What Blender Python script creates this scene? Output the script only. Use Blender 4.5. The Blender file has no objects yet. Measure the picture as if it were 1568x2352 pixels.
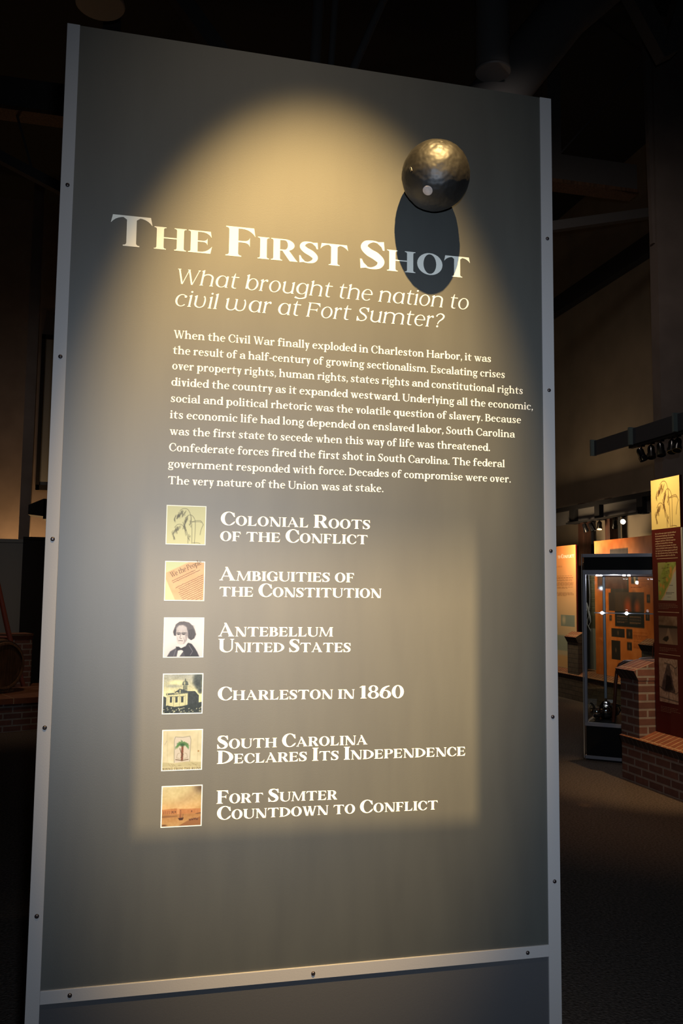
import bpy, bmesh, math, random
import numpy as np
from mathutils import Vector, Matrix, noise
from math import sin, cos, pi, radians, sqrt, atan2, tan

S = bpy.context.scene
COL = S.collection
random.seed(7)

# ---------------------------------------------------------------- camera
CAM = Vector((0.1872, -1.9874, 1.55))
YAW, PITCH, ROLL = -0.2358, 0.0926, -0.0112
R_CAM = Matrix.Rotation(YAW, 3, 'Z') @ Matrix.Rotation(PITCH, 3, 'X') @ Matrix.Rotation(ROLL, 3, 'Y') @ Matrix.Rotation(pi/2, 3, 'X')
cd = bpy.data.cameras.new('camera')
cam = bpy.data.objects.new('camera', cd); COL.objects.link(cam)
cam.matrix_world = Matrix.Translation(CAM) @ R_CAM.to_4x4()
cd.sensor_fit = 'VERTICAL'; cd.sensor_height = 36.0; cd.sensor_width = 24.0
cd.lens = 36.0*1986.7/2352.0
cd.clip_start = 0.02; cd.clip_end = 80
S.camera = cam

# ---------------------------------------------------------------- world, exposure
S.view_settings.view_transform = 'Standard'
S.view_settings.look = 'None'
S.view_settings.exposure = 0.0
S.view_settings.gamma = 1.0
S.view_settings.use_curve_mapping = False
wd = bpy.data.worlds.new('world'); S.world = wd; wd.use_nodes = True
wd.node_tree.nodes['Background'].inputs[0].default_value = (0.02, 0.018, 0.016, 1)
wd.node_tree.nodes['Background'].inputs[1].default_value = 0.06

# ---------------------------------------------------------------- lights
WARM = (1.0, 0.66, 0.26)
def look(o, target):
    d = Vector(target)-o.location
    o.rotation_euler = d.to_track_quat('-Z', 'Y').to_euler()
def spot(name, loc, target, watts, angle, blend, color=WARM, radius=0.03):
    l = bpy.data.lights.new(name, 'SPOT'); l.energy = watts; l.color = color
    l.spot_size = radians(angle); l.spot_blend = blend; l.shadow_soft_size = radius
    o = bpy.data.objects.new(name, l); COL.objects.link(o); o.location = loc; look(o, target); return o
def bulb(name, loc, watts, color=WARM, radius=0.03):
    l = bpy.data.lights.new(name, 'POINT'); l.energy = watts; l.color = color; l.shadow_soft_size = radius
    o = bpy.data.objects.new(name, l); COL.objects.link(o); o.location = loc; return o
# the ceiling spotlight whose pool lies on the panel and throws the ball's shadow
spot('ceiling_spot_lamp', (0.67, -2.28, 5.59), (0.600, 0.0, 1.775), 2980, 16.7, 0.62, (1.0, .655, .25), 0.022)
spot('ceiling_spot_spill', (0.67, -2.28, 5.59), (0.610, 0.0, 1.72), 95, 30, 1.0, (1.0, .80, .56), 0.03)
# the framing spotlight that lays the rectangle over the topic list
PROJ = Vector((0.66, -3.40, 5.60))
spot('framing_spot_lamp', PROJ, (0.66, 0.0, 1.38), 4500, 16, 0.1, (1.0, 0.67, 0.31), 0.0016)
# the camera's flash, just above the lens
FL = CAM+R_CAM @ Vector((0.05, 0.15, 0.02)); FA = FL+Vector((sin(radians(20))*cos(radians(-5)), cos(radians(20))*cos(radians(-5)), sin(radians(-5))))
spot('flash_lamp', FL, FA, 74, 114, 1.0, (0.80, 0.94, 1.14), 0.02)
spot('flash_lamp_core', FL, FA, 58, 66, 1.0, (0.80, 0.94, 1.14), 0.02)
# track lights of the gallery on the right; lamps marked fill are added
spot('gallery_lamp_rice', (3.86, 4.36, 2.78), (4.45, 4.28, 2.28), 31, 84, 0.9, (1.0, .78, .40))
spot('gallery_lamp_ledge', (4.36, 2.9, 3.2), (4.40, 4.3, 0.4), 230, 36, 0.8, (1.0, .6, .26))
spot('gallery_lamp_conflict', (5.7, 9.6, 3.2), (6.7, 10.15, 1.75), 112, 55, 0.8, (1.0, .78, .44))
spot('gallery_lamp_orange', (5.75, 9.3, 3.3), (6.7, 9.0, 1.9), 170, 62, 0.9, (1.0, .68, .30))
spot('gallery_lamp_wall', (6.2, 9.6, 2.2), (7.3, 9.9, 2.5), 55, 130, 1.0, (1.0, .74, .44), .1)
spot('floor_spot_lamp', (3.35, 3.9, 3.0), (3.50, 3.98, 0), 60, 2.4, 0.8, (1.0, .45, .15), .005)
bulb('gallery_fill_gap', (6.25, 9.66, 2.0), 15, (1.0, .8, .58), .05)  # added fill bulb in mid-air, brightens the dark panel in the gap
spot('gallery_lamp_floor', (3.0, 3.2, 4.2), (3.95, 3.6, 0), 80, 46, 1.0, (1.0, .5, .22))
bulb('wall_uplight_a', (-1.86, 12.45, 2.05), 28, (1.0, .58, .24))
bulb('wall_uplight_b', (-1.24, 12.5, 2.05), 28, (1.0, .58, .24))
spot('hall_fill_left', (-0.9, 6.6, 5.2), (-1.2, 8.9, 0.6), 85, 50, 1.0, (1.0, .66, .40))  # added unseen fill, brightens the barrel and its plinth
# unseen fill lamps added to lift the dark hall behind the panel
spot('hall_fill_right', (3.3, 3.4, 6.1), (5.4, 7.0, 1.8), 95, 125, 1.0, (1.0, .86, .78), .15)
spot('hall_fill_far', (4.6, 8.6, 6.3), (6.6, 9.4, 2.2), 22, 110, 1.0, (1.0, .74, .56), .15)
spot('hall_fill_west', (-3.4, 8.0, 5.4), (-1.2, 12.0, 1.6), 70, 110, 1.0, (1.0, .90, .84), .15)

# ---------------------------------------------------------------- helpers
def lin(c):
    return tuple((x/12.92 if x <= .04045 else ((x+.055)/1.055)**2.4) for x in c)
def rgb(r, g, b): return lin((r/255, g/255, b/255))
class MB:
    """Mesh builder: boxes, prisms, tubes and lathes collected into ONE mesh."""
    def __init__(s): s.v = []; s.f = []; s.m = []; s.c = []; s.sm = []
    def add(s, vs, fs, m=0, smooth=False, col=None):
        k = len(s.v); s.v += [tuple(p) for p in vs]
        for f in fs: s.f.append([k+i for i in f]); s.m.append(m); s.sm.append(smooth); s.c.append(col)
        return s
    def box(s, x0, y0, z0, x1, y1, z1, m=0):
        x0, x1 = min(x0, x1), max(x0, x1); y0, y1 = min(y0, y1), max(y0, y1); z0, z1 = min(z0, z1), max(z0, z1)
        return s.add([(x0,y0,z0),(x1,y0,z0),(x1,y1,z0),(x0,y1,z0),(x0,y0,z1),(x1,y0,z1),(x1,y1,z1),(x0,y1,z1)],
              [(0,3,2,1),(4,5,6,7),(0,1,5,4),(1,2,6,5),(2,3,7,6),(3,0,4,7)], m)
    def hexa(s, b, t, m=0):          # four bottom and four top corners
        return s.add(list(b)+list(t), [(0,3,2,1),(4,5,6,7),(0,1,5,4),(1,2,6,5),(2,3,7,6),(3,0,4,7)], m)
    def bar(s, a, b, w, h, m=0):     # square-section bar between two points
        a, b = Vector(a), Vector(b); d = (b-a).normalized()
        up = Vector((0,0,1)) if abs(d.z) < .95 else Vector((0,1,0))
        x = d.cross(up).normalized(); y = x.cross(d).normalized()
        q = [(-.5,-.5),(.5,-.5),(.5,.5),(-.5,.5)]
        return s.hexa([a+x*w*i+y*h*j for i, j in q], [b+x*w*i+y*h*j for i, j in q], m)
    def tube(s, pts, r, n=10, m=0, caps=True):
        pts = [Vector(p) for p in pts]; rs = r if isinstance(r, (list, tuple)) else [r]*len(pts)
        vs = []; x = None
        for i, p in enumerate(pts):
            d = (pts[min(i+1, len(pts)-1)]-pts[max(i-1, 0)]).normalized()
            if x is None:
                up = Vector((0,0,1)) if abs(d.z) < .9 else Vector((1,0,0)); x = d.cross(up).normalized()
            else: x = (x-d*x.dot(d)).normalized()
            y = d.cross(x)
            vs += [p+(x*cos(2*pi*k/n)+y*sin(2*pi*k/n))*rs[i] for k in range(n)]
        fs = [(i*n+k, i*n+(k+1)%n, (i+1)*n+(k+1)%n, (i+1)*n+k) for i in range(len(pts)-1) for k in range(n)]
        if caps: fs += [tuple(range(n))[::-1], tuple((len(pts)-1)*n+k for k in range(n))]
        return s.add(vs, fs, m, True)
    def lathe(s, prof, n=24, m=0, o=(0,0,0), axis=None):      # prof (radius, height)
        M = Matrix.Identity(3) if axis is None else Vector((0,0,1)).rotation_difference(Vector(axis)).to_matrix()
        vs = [Vector(o)+M @ Vector((r*cos(2*pi*k/n), r*sin(2*pi*k/n), h)) for r, h in prof for k in range(n)]
        fs = [(i*n+k, i*n+(k+1)%n, (i+1)*n+(k+1)%n, (i+1)*n+k) for i in range(len(prof)-1) for k in range(n)]
        if prof[0][0] > 1e-6: fs.append(tuple(range(n))[::-1])
        if prof[-1][0] > 1e-6: fs.append(tuple((len(prof)-1)*n+k for k in range(n)))
        return s.add(vs, fs, m, True)
    def build(s, name, mats, parent=None, world=True, bevel=0, colors=False):
        vs = s.v
        if parent is not None and world:
            r = parent
            while r.parent: r = r.parent
            inv = (Matrix.Translation(r.location) @ Matrix.Rotation(r.rotation_euler.z, 4, 'Z')).inverted()
            vs = [inv @ Vector(p) for p in vs]
        me = bpy.data.meshes.new(name); me.from_pydata([tuple(p) for p in vs], [], s.f)
        for mm in (mats if isinstance(mats, (list, tuple)) else [mats]): me.materials.append(mm)
        me.polygons.foreach_set('material_index', s.m); me.polygons.foreach_set('use_smooth', s.sm)
        if colors:
            at = me.color_attributes.new('Col', 'FLOAT_COLOR', 'CORNER'); arr = []
            for f, c in zip(s.f, s.c): arr += list((c or (1,1,1))+(1.0,))*len(f)
            at.data.foreach_set('color', arr)
        me.update()
        if any(s.sm) and not all(s.sm): pass
        o = bpy.data.objects.new(name, me); COL.objects.link(o)
        if parent is not None: o.parent = parent
        if any(s.sm):
            try: me.set_sharp_from_angle(angle=radians(40))
            except Exception: pass
        if bevel:
            b = o.modifiers.new('bevel', 'BEVEL'); b.width = bevel; b.segments = 2; b.limit_method = 'ANGLE'; b.angle_limit = radians(40)
        return o
def tag(o, label=None, cat=None, group=None, kind=None):
    if label: o['label'] = label
    if cat: o['category'] = cat
    if group: o['group'] = group
    if kind: o['kind'] = kind
    return o
def thing(name, label, cat, loc=(0,0,0), rz=0.0, group=None):
    o = bpy.data.objects.new(name, None); COL.objects.link(o); o.empty_display_size = .1
    o.location = loc; o.rotation_euler = (0, 0, rz); return tag(o, label, cat, group)
def struct(name, mb, m, label=None):
    return tag(mb.build(name, m), label, None, None, 'structure')
def copy_tree(o, parent=None):
    c = o.copy(); COL.objects.link(c)
    if parent is not None: c.parent = parent
    for ch in list(o.children): copy_tree(ch, c)
    return c

# ---------------------------------------------------------------- materials (all procedural)
def mat(name, color, rough=.6, metal=0.0, spec=.5, bump=0.0, bscale=60.0, vary=0.0, vscale=8.0, emit=None, estr=0.0, trans=0.0, stretch=None):
    m = bpy.data.materials.new(name); m.use_nodes = True; t = m.node_tree; b = t.nodes['Principled BSDF']
    b.inputs['Base Color'].default_value = tuple(color)+(1,); b.inputs['Roughness'].default_value = rough
    b.inputs['Metallic'].default_value = metal; b.inputs['Specular IOR Level'].default_value = spec
    b.inputs['Transmission Weight'].default_value = trans
    if emit: b.inputs['Emission Color'].default_value = tuple(emit)+(1,); b.inputs['Emission Strength'].default_value = estr
    if bump or vary:
        tc = t.nodes.new('ShaderNodeTexCoord'); mp = t.nodes.new('ShaderNodeMapping'); t.links.new(tc.outputs['Object'], mp.inputs[0])
        if stretch: mp.inputs['Scale'].default_value = stretch
        if vary:
            n = t.nodes.new('ShaderNodeTexNoise'); n.inputs['Scale'].default_value = vscale; n.inputs['Detail'].default_value = 4
            t.links.new(mp.outputs[0], n.inputs['Vector'])
            r = t.nodes.new('ShaderNodeValToRGB'); r.color_ramp.elements[0].position = .3; r.color_ramp.elements[1].position = .7
            r.color_ramp.elements[0].color = tuple(max(0, x*(1-vary)) for x in color)+(1,); r.color_ramp.elements[1].color = tuple(min(1, x*(1+vary)) for x in color)+(1,)
            t.links.new(n.outputs[0], r.inputs[0]); t.links.new(r.outputs[0], b.inputs['Base Color'])
        if bump:
            n2 = t.nodes.new('ShaderNodeTexNoise'); n2.inputs['Scale'].default_value = bscale; n2.inputs['Detail'].default_value = 3
            t.links.new(mp.outputs[0], n2.inputs['Vector'])
            bp = t.nodes.new('ShaderNodeBump'); bp.inputs['Strength'].default_value = bump; bp.inputs['Distance'].default_value = .01
            t.links.new(n2.outputs[0], bp.inputs['Height']); t.links.new(bp.outputs[0], b.inputs['Normal'])
    return m
def print_mat(name, rough=.5, spec=.4):          # printed picture: colour carried by the mesh
    m = bpy.data.materials.new(name); m.use_nodes = True; t = m.node_tree; b = t.nodes['Principled BSDF']
    a = t.nodes.new('ShaderNodeVertexColor'); a.layer_name = 'Col'
    t.links.new(a.outputs[0], b.inputs['Base Color']); b.inputs['Roughness'].default_value = rough; b.inputs['Specular IOR Level'].default_value = spec
    return m
def brick_mat(name, c1, c2, mortar, bw=.2, bh=.0675, mw=.009, row_off=.5, swap=False):
    m = bpy.data.materials.new(name); m.use_nodes = True; t = m.node_tree; b = t.nodes['Principled BSDF']; N = t.nodes.new
    tc = N('ShaderNodeTexCoord'); sx = N('ShaderNodeSeparateXYZ'); t.links.new(tc.outputs['Object'], sx.inputs[0])
    ad = N('ShaderNodeMath'); ad.operation = 'ADD'; t.links.new(sx.outputs[0], ad.inputs[0]); t.links.new(sx.outputs[1], ad.inputs[1])
    cb = N('ShaderNodeCombineXYZ')
    if swap: t.links.new(sx.outputs[1], cb.inputs[0]); t.links.new(sx.outputs[0], cb.inputs[1])
    else: t.links.new(ad.outputs[0], cb.inputs[0]); t.links.new(sx.outputs[2], cb.inputs[1])
    br = N('ShaderNodeTexBrick'); t.links.new(cb.outputs[0], br.inputs['Vector'])
    br.inputs['Color1'].default_value = c1+(1,); br.inputs['Color2'].default_value = c2+(1,); br.inputs['Mortar'].default_value = mortar+(1,)
    br.inputs['Scale'].default_value = 1.0; br.inputs['Mortar Size'].default_value = mw; br.inputs['Mortar Smooth'].default_value = .15
    br.inputs['Bias'].default_value = 0.0; br.inputs['Brick Width'].default_value = bw; br.inputs['Row Height'].default_value = bh; br.offset = row_off
    ns = N('ShaderNodeTexNoise'); ns.inputs['Scale'].default_value = 14; ns.inputs['Detail'].default_value = 5; t.links.new(tc.outputs['Object'], ns.inputs['Vector'])
    mx = N('ShaderNodeMixRGB'); mx.blend_type = 'MULTIPLY'; mx.inputs[0].default_value = .6
    t.links.new(br.outputs['Color'], mx.inputs[1]); t.links.new(ns.outputs[0], mx.inputs[2]); t.links.new(mx.outputs[0], b.inputs['Base Color'])
    b.inputs['Roughness'].default_value = .85
    bp = N('ShaderNodeBump'); bp.inputs['Strength'].default_value = .5; bp.inputs['Distance'].default_value = .006; bp.invert = True
    t.links.new(br.outputs['Fac'], bp.inputs['Height']); t.links.new(bp.outputs[0], b.inputs['Normal'])
    return m
M = dict(
    graphic=mat('printed_olive_film', (.031, .033, .027), .55, 0, .5, bump=.035, bscale=520, vary=.16, vscale=5, stretch=(3, 3, .55)),
    film_white=mat('cream_ink', (.86, .85, .75), .5, 0, .4),
    strip=mat('silver_trim', (.31, .30, .295), .5, 0, .4, bump=.03, bscale=300),
    kick=mat('grey_laminate', (.054, .055, .059), .6, 0, .3, bump=.04, bscale=300),
    core=mat('panel_core', (.03, .028, .027), .7),
    screw=mat('blackened_steel', (.09, .075, .075), .32, .85),
    iron=mat('cast_iron', (.011, .0092, .0075), .5, 0, .5, bump=.07, bscale=40, vary=.45, vscale=9),
    dark=mat('bore_black', (.006, .006, .006), .7),
    plug=mat('pale_lead', (.6, .5, .44), .6, 0, .3, vary=.15, vscale=90),
    white_line=mat('cream_border', (.42, .5, .58), .5),
    ink=mat('print_ink', (.05, .035, .03), .6),
    rust_ink=mat('sepia_ink', (.05, .035, .028), .6),
    pict=print_mat('printed_picture', .5, .4),
    red=mat('maroon_film', (.085, .004, .004), .5, 0, .35),
    tan_ink=mat('tan_ink', (.62, .42, .27), .6),
    black=mat('satin_black', (.004, .004, .004), .5, 0, .15),
    matt=mat('matt_black', (.010, .009, .009), .8, 0, .2),
    can=mat('lamp_black', (.008, .008, .009), .22, .3, .6),
    steel=mat('brushed_rail', (.30, .30, .33), .42, .55),
    baffle=mat('baffle_blue_grey', (.030, .032, .038), .7),
    fin=mat('fin_grey_green', (.10, .13, .12), .6),
    timber=mat('dark_timber', (.055, .022, .013), .6, 0, .4, vary=.4, vscale=10, stretch=(6, 6, .6)),
    bent=mat('bent_wood', (.11, .028, .012), .3, 0, .5, vary=.3, vscale=8),
    oak=mat('old_oak', (.13, .068, .035), .65, 0, .3, vary=.45, vscale=9, stretch=(7, 7, .8)),
    hoop=mat('iron_hoop', (.05, .042, .038), .5, .7),
    redwood=mat('red_pole', (.17, .035, .02), .5),
    wall=mat('plaster_brown_grey', (.17, .135, .115), .9, 0, .15, vary=.12, vscale=3),
    bay=mat('plaster_tan', (.25, .2, .14), .9, 0, .15, vary=.1, vscale=2),
    pale=mat('pilaster_grey', (.34, .33, .29), .8),
    roof=mat('roof_dark', (.018, .017, .017), .9),
    beam=mat('painted_timber', (.11, .10, .092), .8, 0, .2),
    duct=mat('duct_grey', (.26, .25, .245), .55, .3),
    carpet=mat('brown_carpet', (.10, .082, .07), .98, 0, .05, bump=.8, bscale=90, vary=.45, vscale=70),
    brick=brick_mat('red_brick', (.20, .085, .064), (.13, .062, .052), (.30, .27, .245)),
    brick_far=brick_mat('grey_brick', (.14, .105, .08), (.1, .08, .062), (.075, .06, .05), .2, .0675, .008),
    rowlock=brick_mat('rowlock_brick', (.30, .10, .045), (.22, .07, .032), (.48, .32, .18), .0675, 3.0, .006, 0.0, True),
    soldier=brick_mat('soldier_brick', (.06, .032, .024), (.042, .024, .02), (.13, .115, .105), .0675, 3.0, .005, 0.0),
    silver=mat('polished_silver', (.62, .58, .56), .09, 1.0),
    copper=mat('polished_copper', (.55, .26, .15), .1, 1.0),
    cord=mat('gilt_cord', (.6, .52, .38), .5),
    panelgrey=mat('grey_display', (.17, .17, .16), .8),
    card=mat('grey_card', (.3, .28, .25), .8),
    lampglow=mat('lit_lamp', (1, .9, .7), .4, emit=(1.0, .78, .48), estr=60),
    coolglow=mat('case_light', (1, 1, 1), .4, emit=(.92, .9, 1.0), estr=40),
    warmlens=mat('warm_lens', (1, .8, .5), .4, emit=(1.0, .62, .3), estr=6),
)
M['iron'].node_tree.nodes['Principled BSDF'].inputs['IOR'].default_value = 1.75
M['graphic'].node_tree.nodes['Principled BSDF'].inputs['IOR'].default_value = 2.04     # metallic ink sheen
def glass_mat():
    m = bpy.data.materials.new('case_glass'); m.use_nodes = True; t = m.node_tree; t.nodes.clear(); N = t.nodes.new
    o = N('ShaderNodeOutputMaterial'); mx = N('ShaderNodeMixShader'); tr = N('ShaderNodeBsdfTransparent'); gl = N('ShaderNodeBsdfGlossy'); fr = N('ShaderNodeFresnel')
    fr.inputs[0].default_value = 1.3; gl.inputs['Roughness'].default_value = .02; tr.inputs[0].default_value = (.93, .96, .95, 1)
    ge = N('ShaderNodeNewGeometry'); iv = N('ShaderNodeMath'); iv.operation = 'SUBTRACT'; iv.inputs[0].default_value = 1.0; t.links.new(ge.outputs['Backfacing'], iv.inputs[1]); ml = N('ShaderNodeMath'); ml.operation = 'MULTIPLY'; t.links.new(fr.outputs[0], ml.inputs[0]); t.links.new(iv.outputs[0], ml.inputs[1]); t.links.new(ml.outputs[0], mx.inputs[0]); t.links.new(tr.outputs[0], mx.inputs[1]); t.links.new(gl.outputs[0], mx.inputs[2]); t.links.new(mx.outputs[0], o.inputs[0]); return m
M['glass'] = glass_mat()

# ---------------------------------------------------------------- the setting
struct('floor', MB().box(-9, -7, -.1, 9.5, 15.2, 0), M['carpet'])
struct('ceiling', MB().box(-9, -7, 8.2, 9.5, 15.2, 8.35), M['roof'])
struct('wall_left', MB().box(-9.15, -7, 0, -9, 15.2, 8.2), M['wall'])
struct('wall_front', MB().box(-9, -7.15, 0, 9.5, -7, 8.2), M['wall'])
struct('wall_back', MB().box(-9, 13.2, 0, 7.35, 13.35, 8.2), M['wall'])
struct('wall_right', MB().box(7.35, 6.45, 0, 7.5, 13.35, 8.2), M['bay'])
struct('wall_east', MB().box(5.78, 6.3, 0, 9.5, 6.45, 8.2), M['wall'])
struct('wall_side', MB().box(9.5, -7, 0, 9.65, 6.45, 8.2), M['wall'])
# ---------------------------------------------------------------- lettering (outlines drawn in code)
from math import sin, cos, pi, radians, sqrt, atan2, tan
import random
def _arc(e, a0, a1, n):
    return [(e[0]+e[2]*cos(radians(a0+(a1-a0)*i/n)), e[1]+e[3]*sin(radians(a0+(a1-a0)*i/n))) for i in range(n+1)]
def _qb(a, b, c, n=5):
    return [((1-t)**2*a[0]+2*t*(1-t)*b[0]+t*t*c[0], (1-t)**2*a[1]+2*t*(1-t)*b[1]+t*t*c[1]) for t in [i/n for i in range(n+1)]]
def _spl(pts, n=8):
    out = []; P = [pts[0]]+list(pts)+[pts[-1]]
    for i in range(1, len(P)-2):
        for j in range(n):
            t = j/n; r = []
            for k in range(len(P[0])):
                a, b, c, d = P[i-1][k], P[i][k], P[i+1][k], P[i+2][k]
                r.append(.5*(2*b+(c-a)*t+(2*a-5*b+4*c-d)*t*t+(3*b-a-3*c+d)*t**3))
            out.append(tuple(r))
    out.append(tuple(pts[-1]))
    return out
class Pen:
    """Collects the filled polygons of one glyph; cap height is 1, baseline 0."""
    def __init__(s, w, t, sl, st, X, k=1.0):
        s.w, s.t, s.sl, s.st, s.X, s.k = w, t, sl, st, X, k
        s.p = []
    def poly(s, *pts): s.p.append(list(pts))
    def strip(s, A, B):
        for i in range(len(A)-1): s.p.append([A[i], A[i+1], B[i+1], B[i]])
    def cres(s, o, i, a0=0, a1=360, n=28): s.strip(_arc(o, a0, a1, n), _arc(i, a0, a1, n))
    def stroke(s, pts, n=8):            # pts (x, y, width)
        q = _spl(pts, n); A = []; B = []
        for i in range(len(q)):
            a = q[max(0, i-1)]; b = q[min(len(q)-1, i+1)]
            dx, dy = b[0]-a[0], b[1]-a[1]; L = sqrt(dx*dx+dy*dy) or 1
            h = q[i][2]/2
            A.append((q[i][0]-dy/L*h, q[i][1]+dx/L*h)); B.append((q[i][0]+dy/L*h, q[i][1]-dx/L*h))
        s.strip(A, B)
    def stem(s, x, y0=0.0, y1=1.0, w=None, bot=(1, 1), top=(1, 1)):
        w = s.w if w is None else w; st = s.st; br = s.sl*.9
        def side(xx, d, e0, e1):
            r = []
            if e0: r += [(xx+d*s.sl*e0, y0), (xx+d*s.sl*e0, y0+st)]+_qb((xx+d*s.sl*e0, y0+st), (xx, y0+st), (xx, y0+st+br))[1:]
            else: r += [(xx, y0)]
            if e1: r += _qb((xx, y1-st-br), (xx, y1-st), (xx+d*s.sl*e1, y1-st))+[(xx+d*s.sl*e1, y1)]
            else: r += [(xx, y1)]
            return r
        s.p.append(side(x, -1, bot[0], top[0])+side(x+w, 1, bot[1], top[1])[::-1])
    def lstem(s, x, y0, y1, w=None, bot=(1, 1)):       # lower-case stem, flag serif on the left of the top
        w = s.w if w is None else w
        s.stem(x, y0, y1-.02, w, bot, (0, 0))
        s.poly((x+w, y1-.03), (x+w, y1+.02), (x+w*.6, y1+.02), (x-s.sl, y1-.055), (x-s.sl, y1-.055-s.st*.8), (x, y1-.14))
    def arm(s, x0, x1, y, d, drop, lean=.04):          # serifed arm; y is the outer edge, d the way its wedge points
        t = s.t
        s.p.append([(x0, y), (x1, y), (x1+lean, y+d*drop)]+_qb((x1+lean, y+d*drop), (x1-drop*.35, y+d*t), (x1-drop*1.25, y+d*t))[1:]+[(x0, y+d*t)])
    def marm(s, x0, x1, y, h):
        t = s.t
        s.p.append([(x0, y+t/2)]+_qb((x1-h*1.2, y+t/2), (x1-.02, y+t/2), (x1, y+h))+_qb((x1, y-h), (x1-.02, y-t/2), (x1-h*1.2, y-t/2))+[(x0, y-t/2)])
    def diag(s, x0, y0, x1, y1, w): s.poly((x0, y0), (x0+w, y0), (x1+w, y1), (x1, y1))
    def foot(s, x0, x1, y, up=1):                      # slab serif
        st = s.st
        s.poly((x0, y), (x1, y), (x1, y+up*st), ((x0+x1)/2+(x1-x0)*.2, y+up*st*2), ((x0+x1)/2-(x1-x0)*.2, y+up*st*2), (x0, y+up*st))
    def dot(s, x, y, r): s.p.append(_arc((x, y, r, r), 0, 360, 14))

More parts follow.
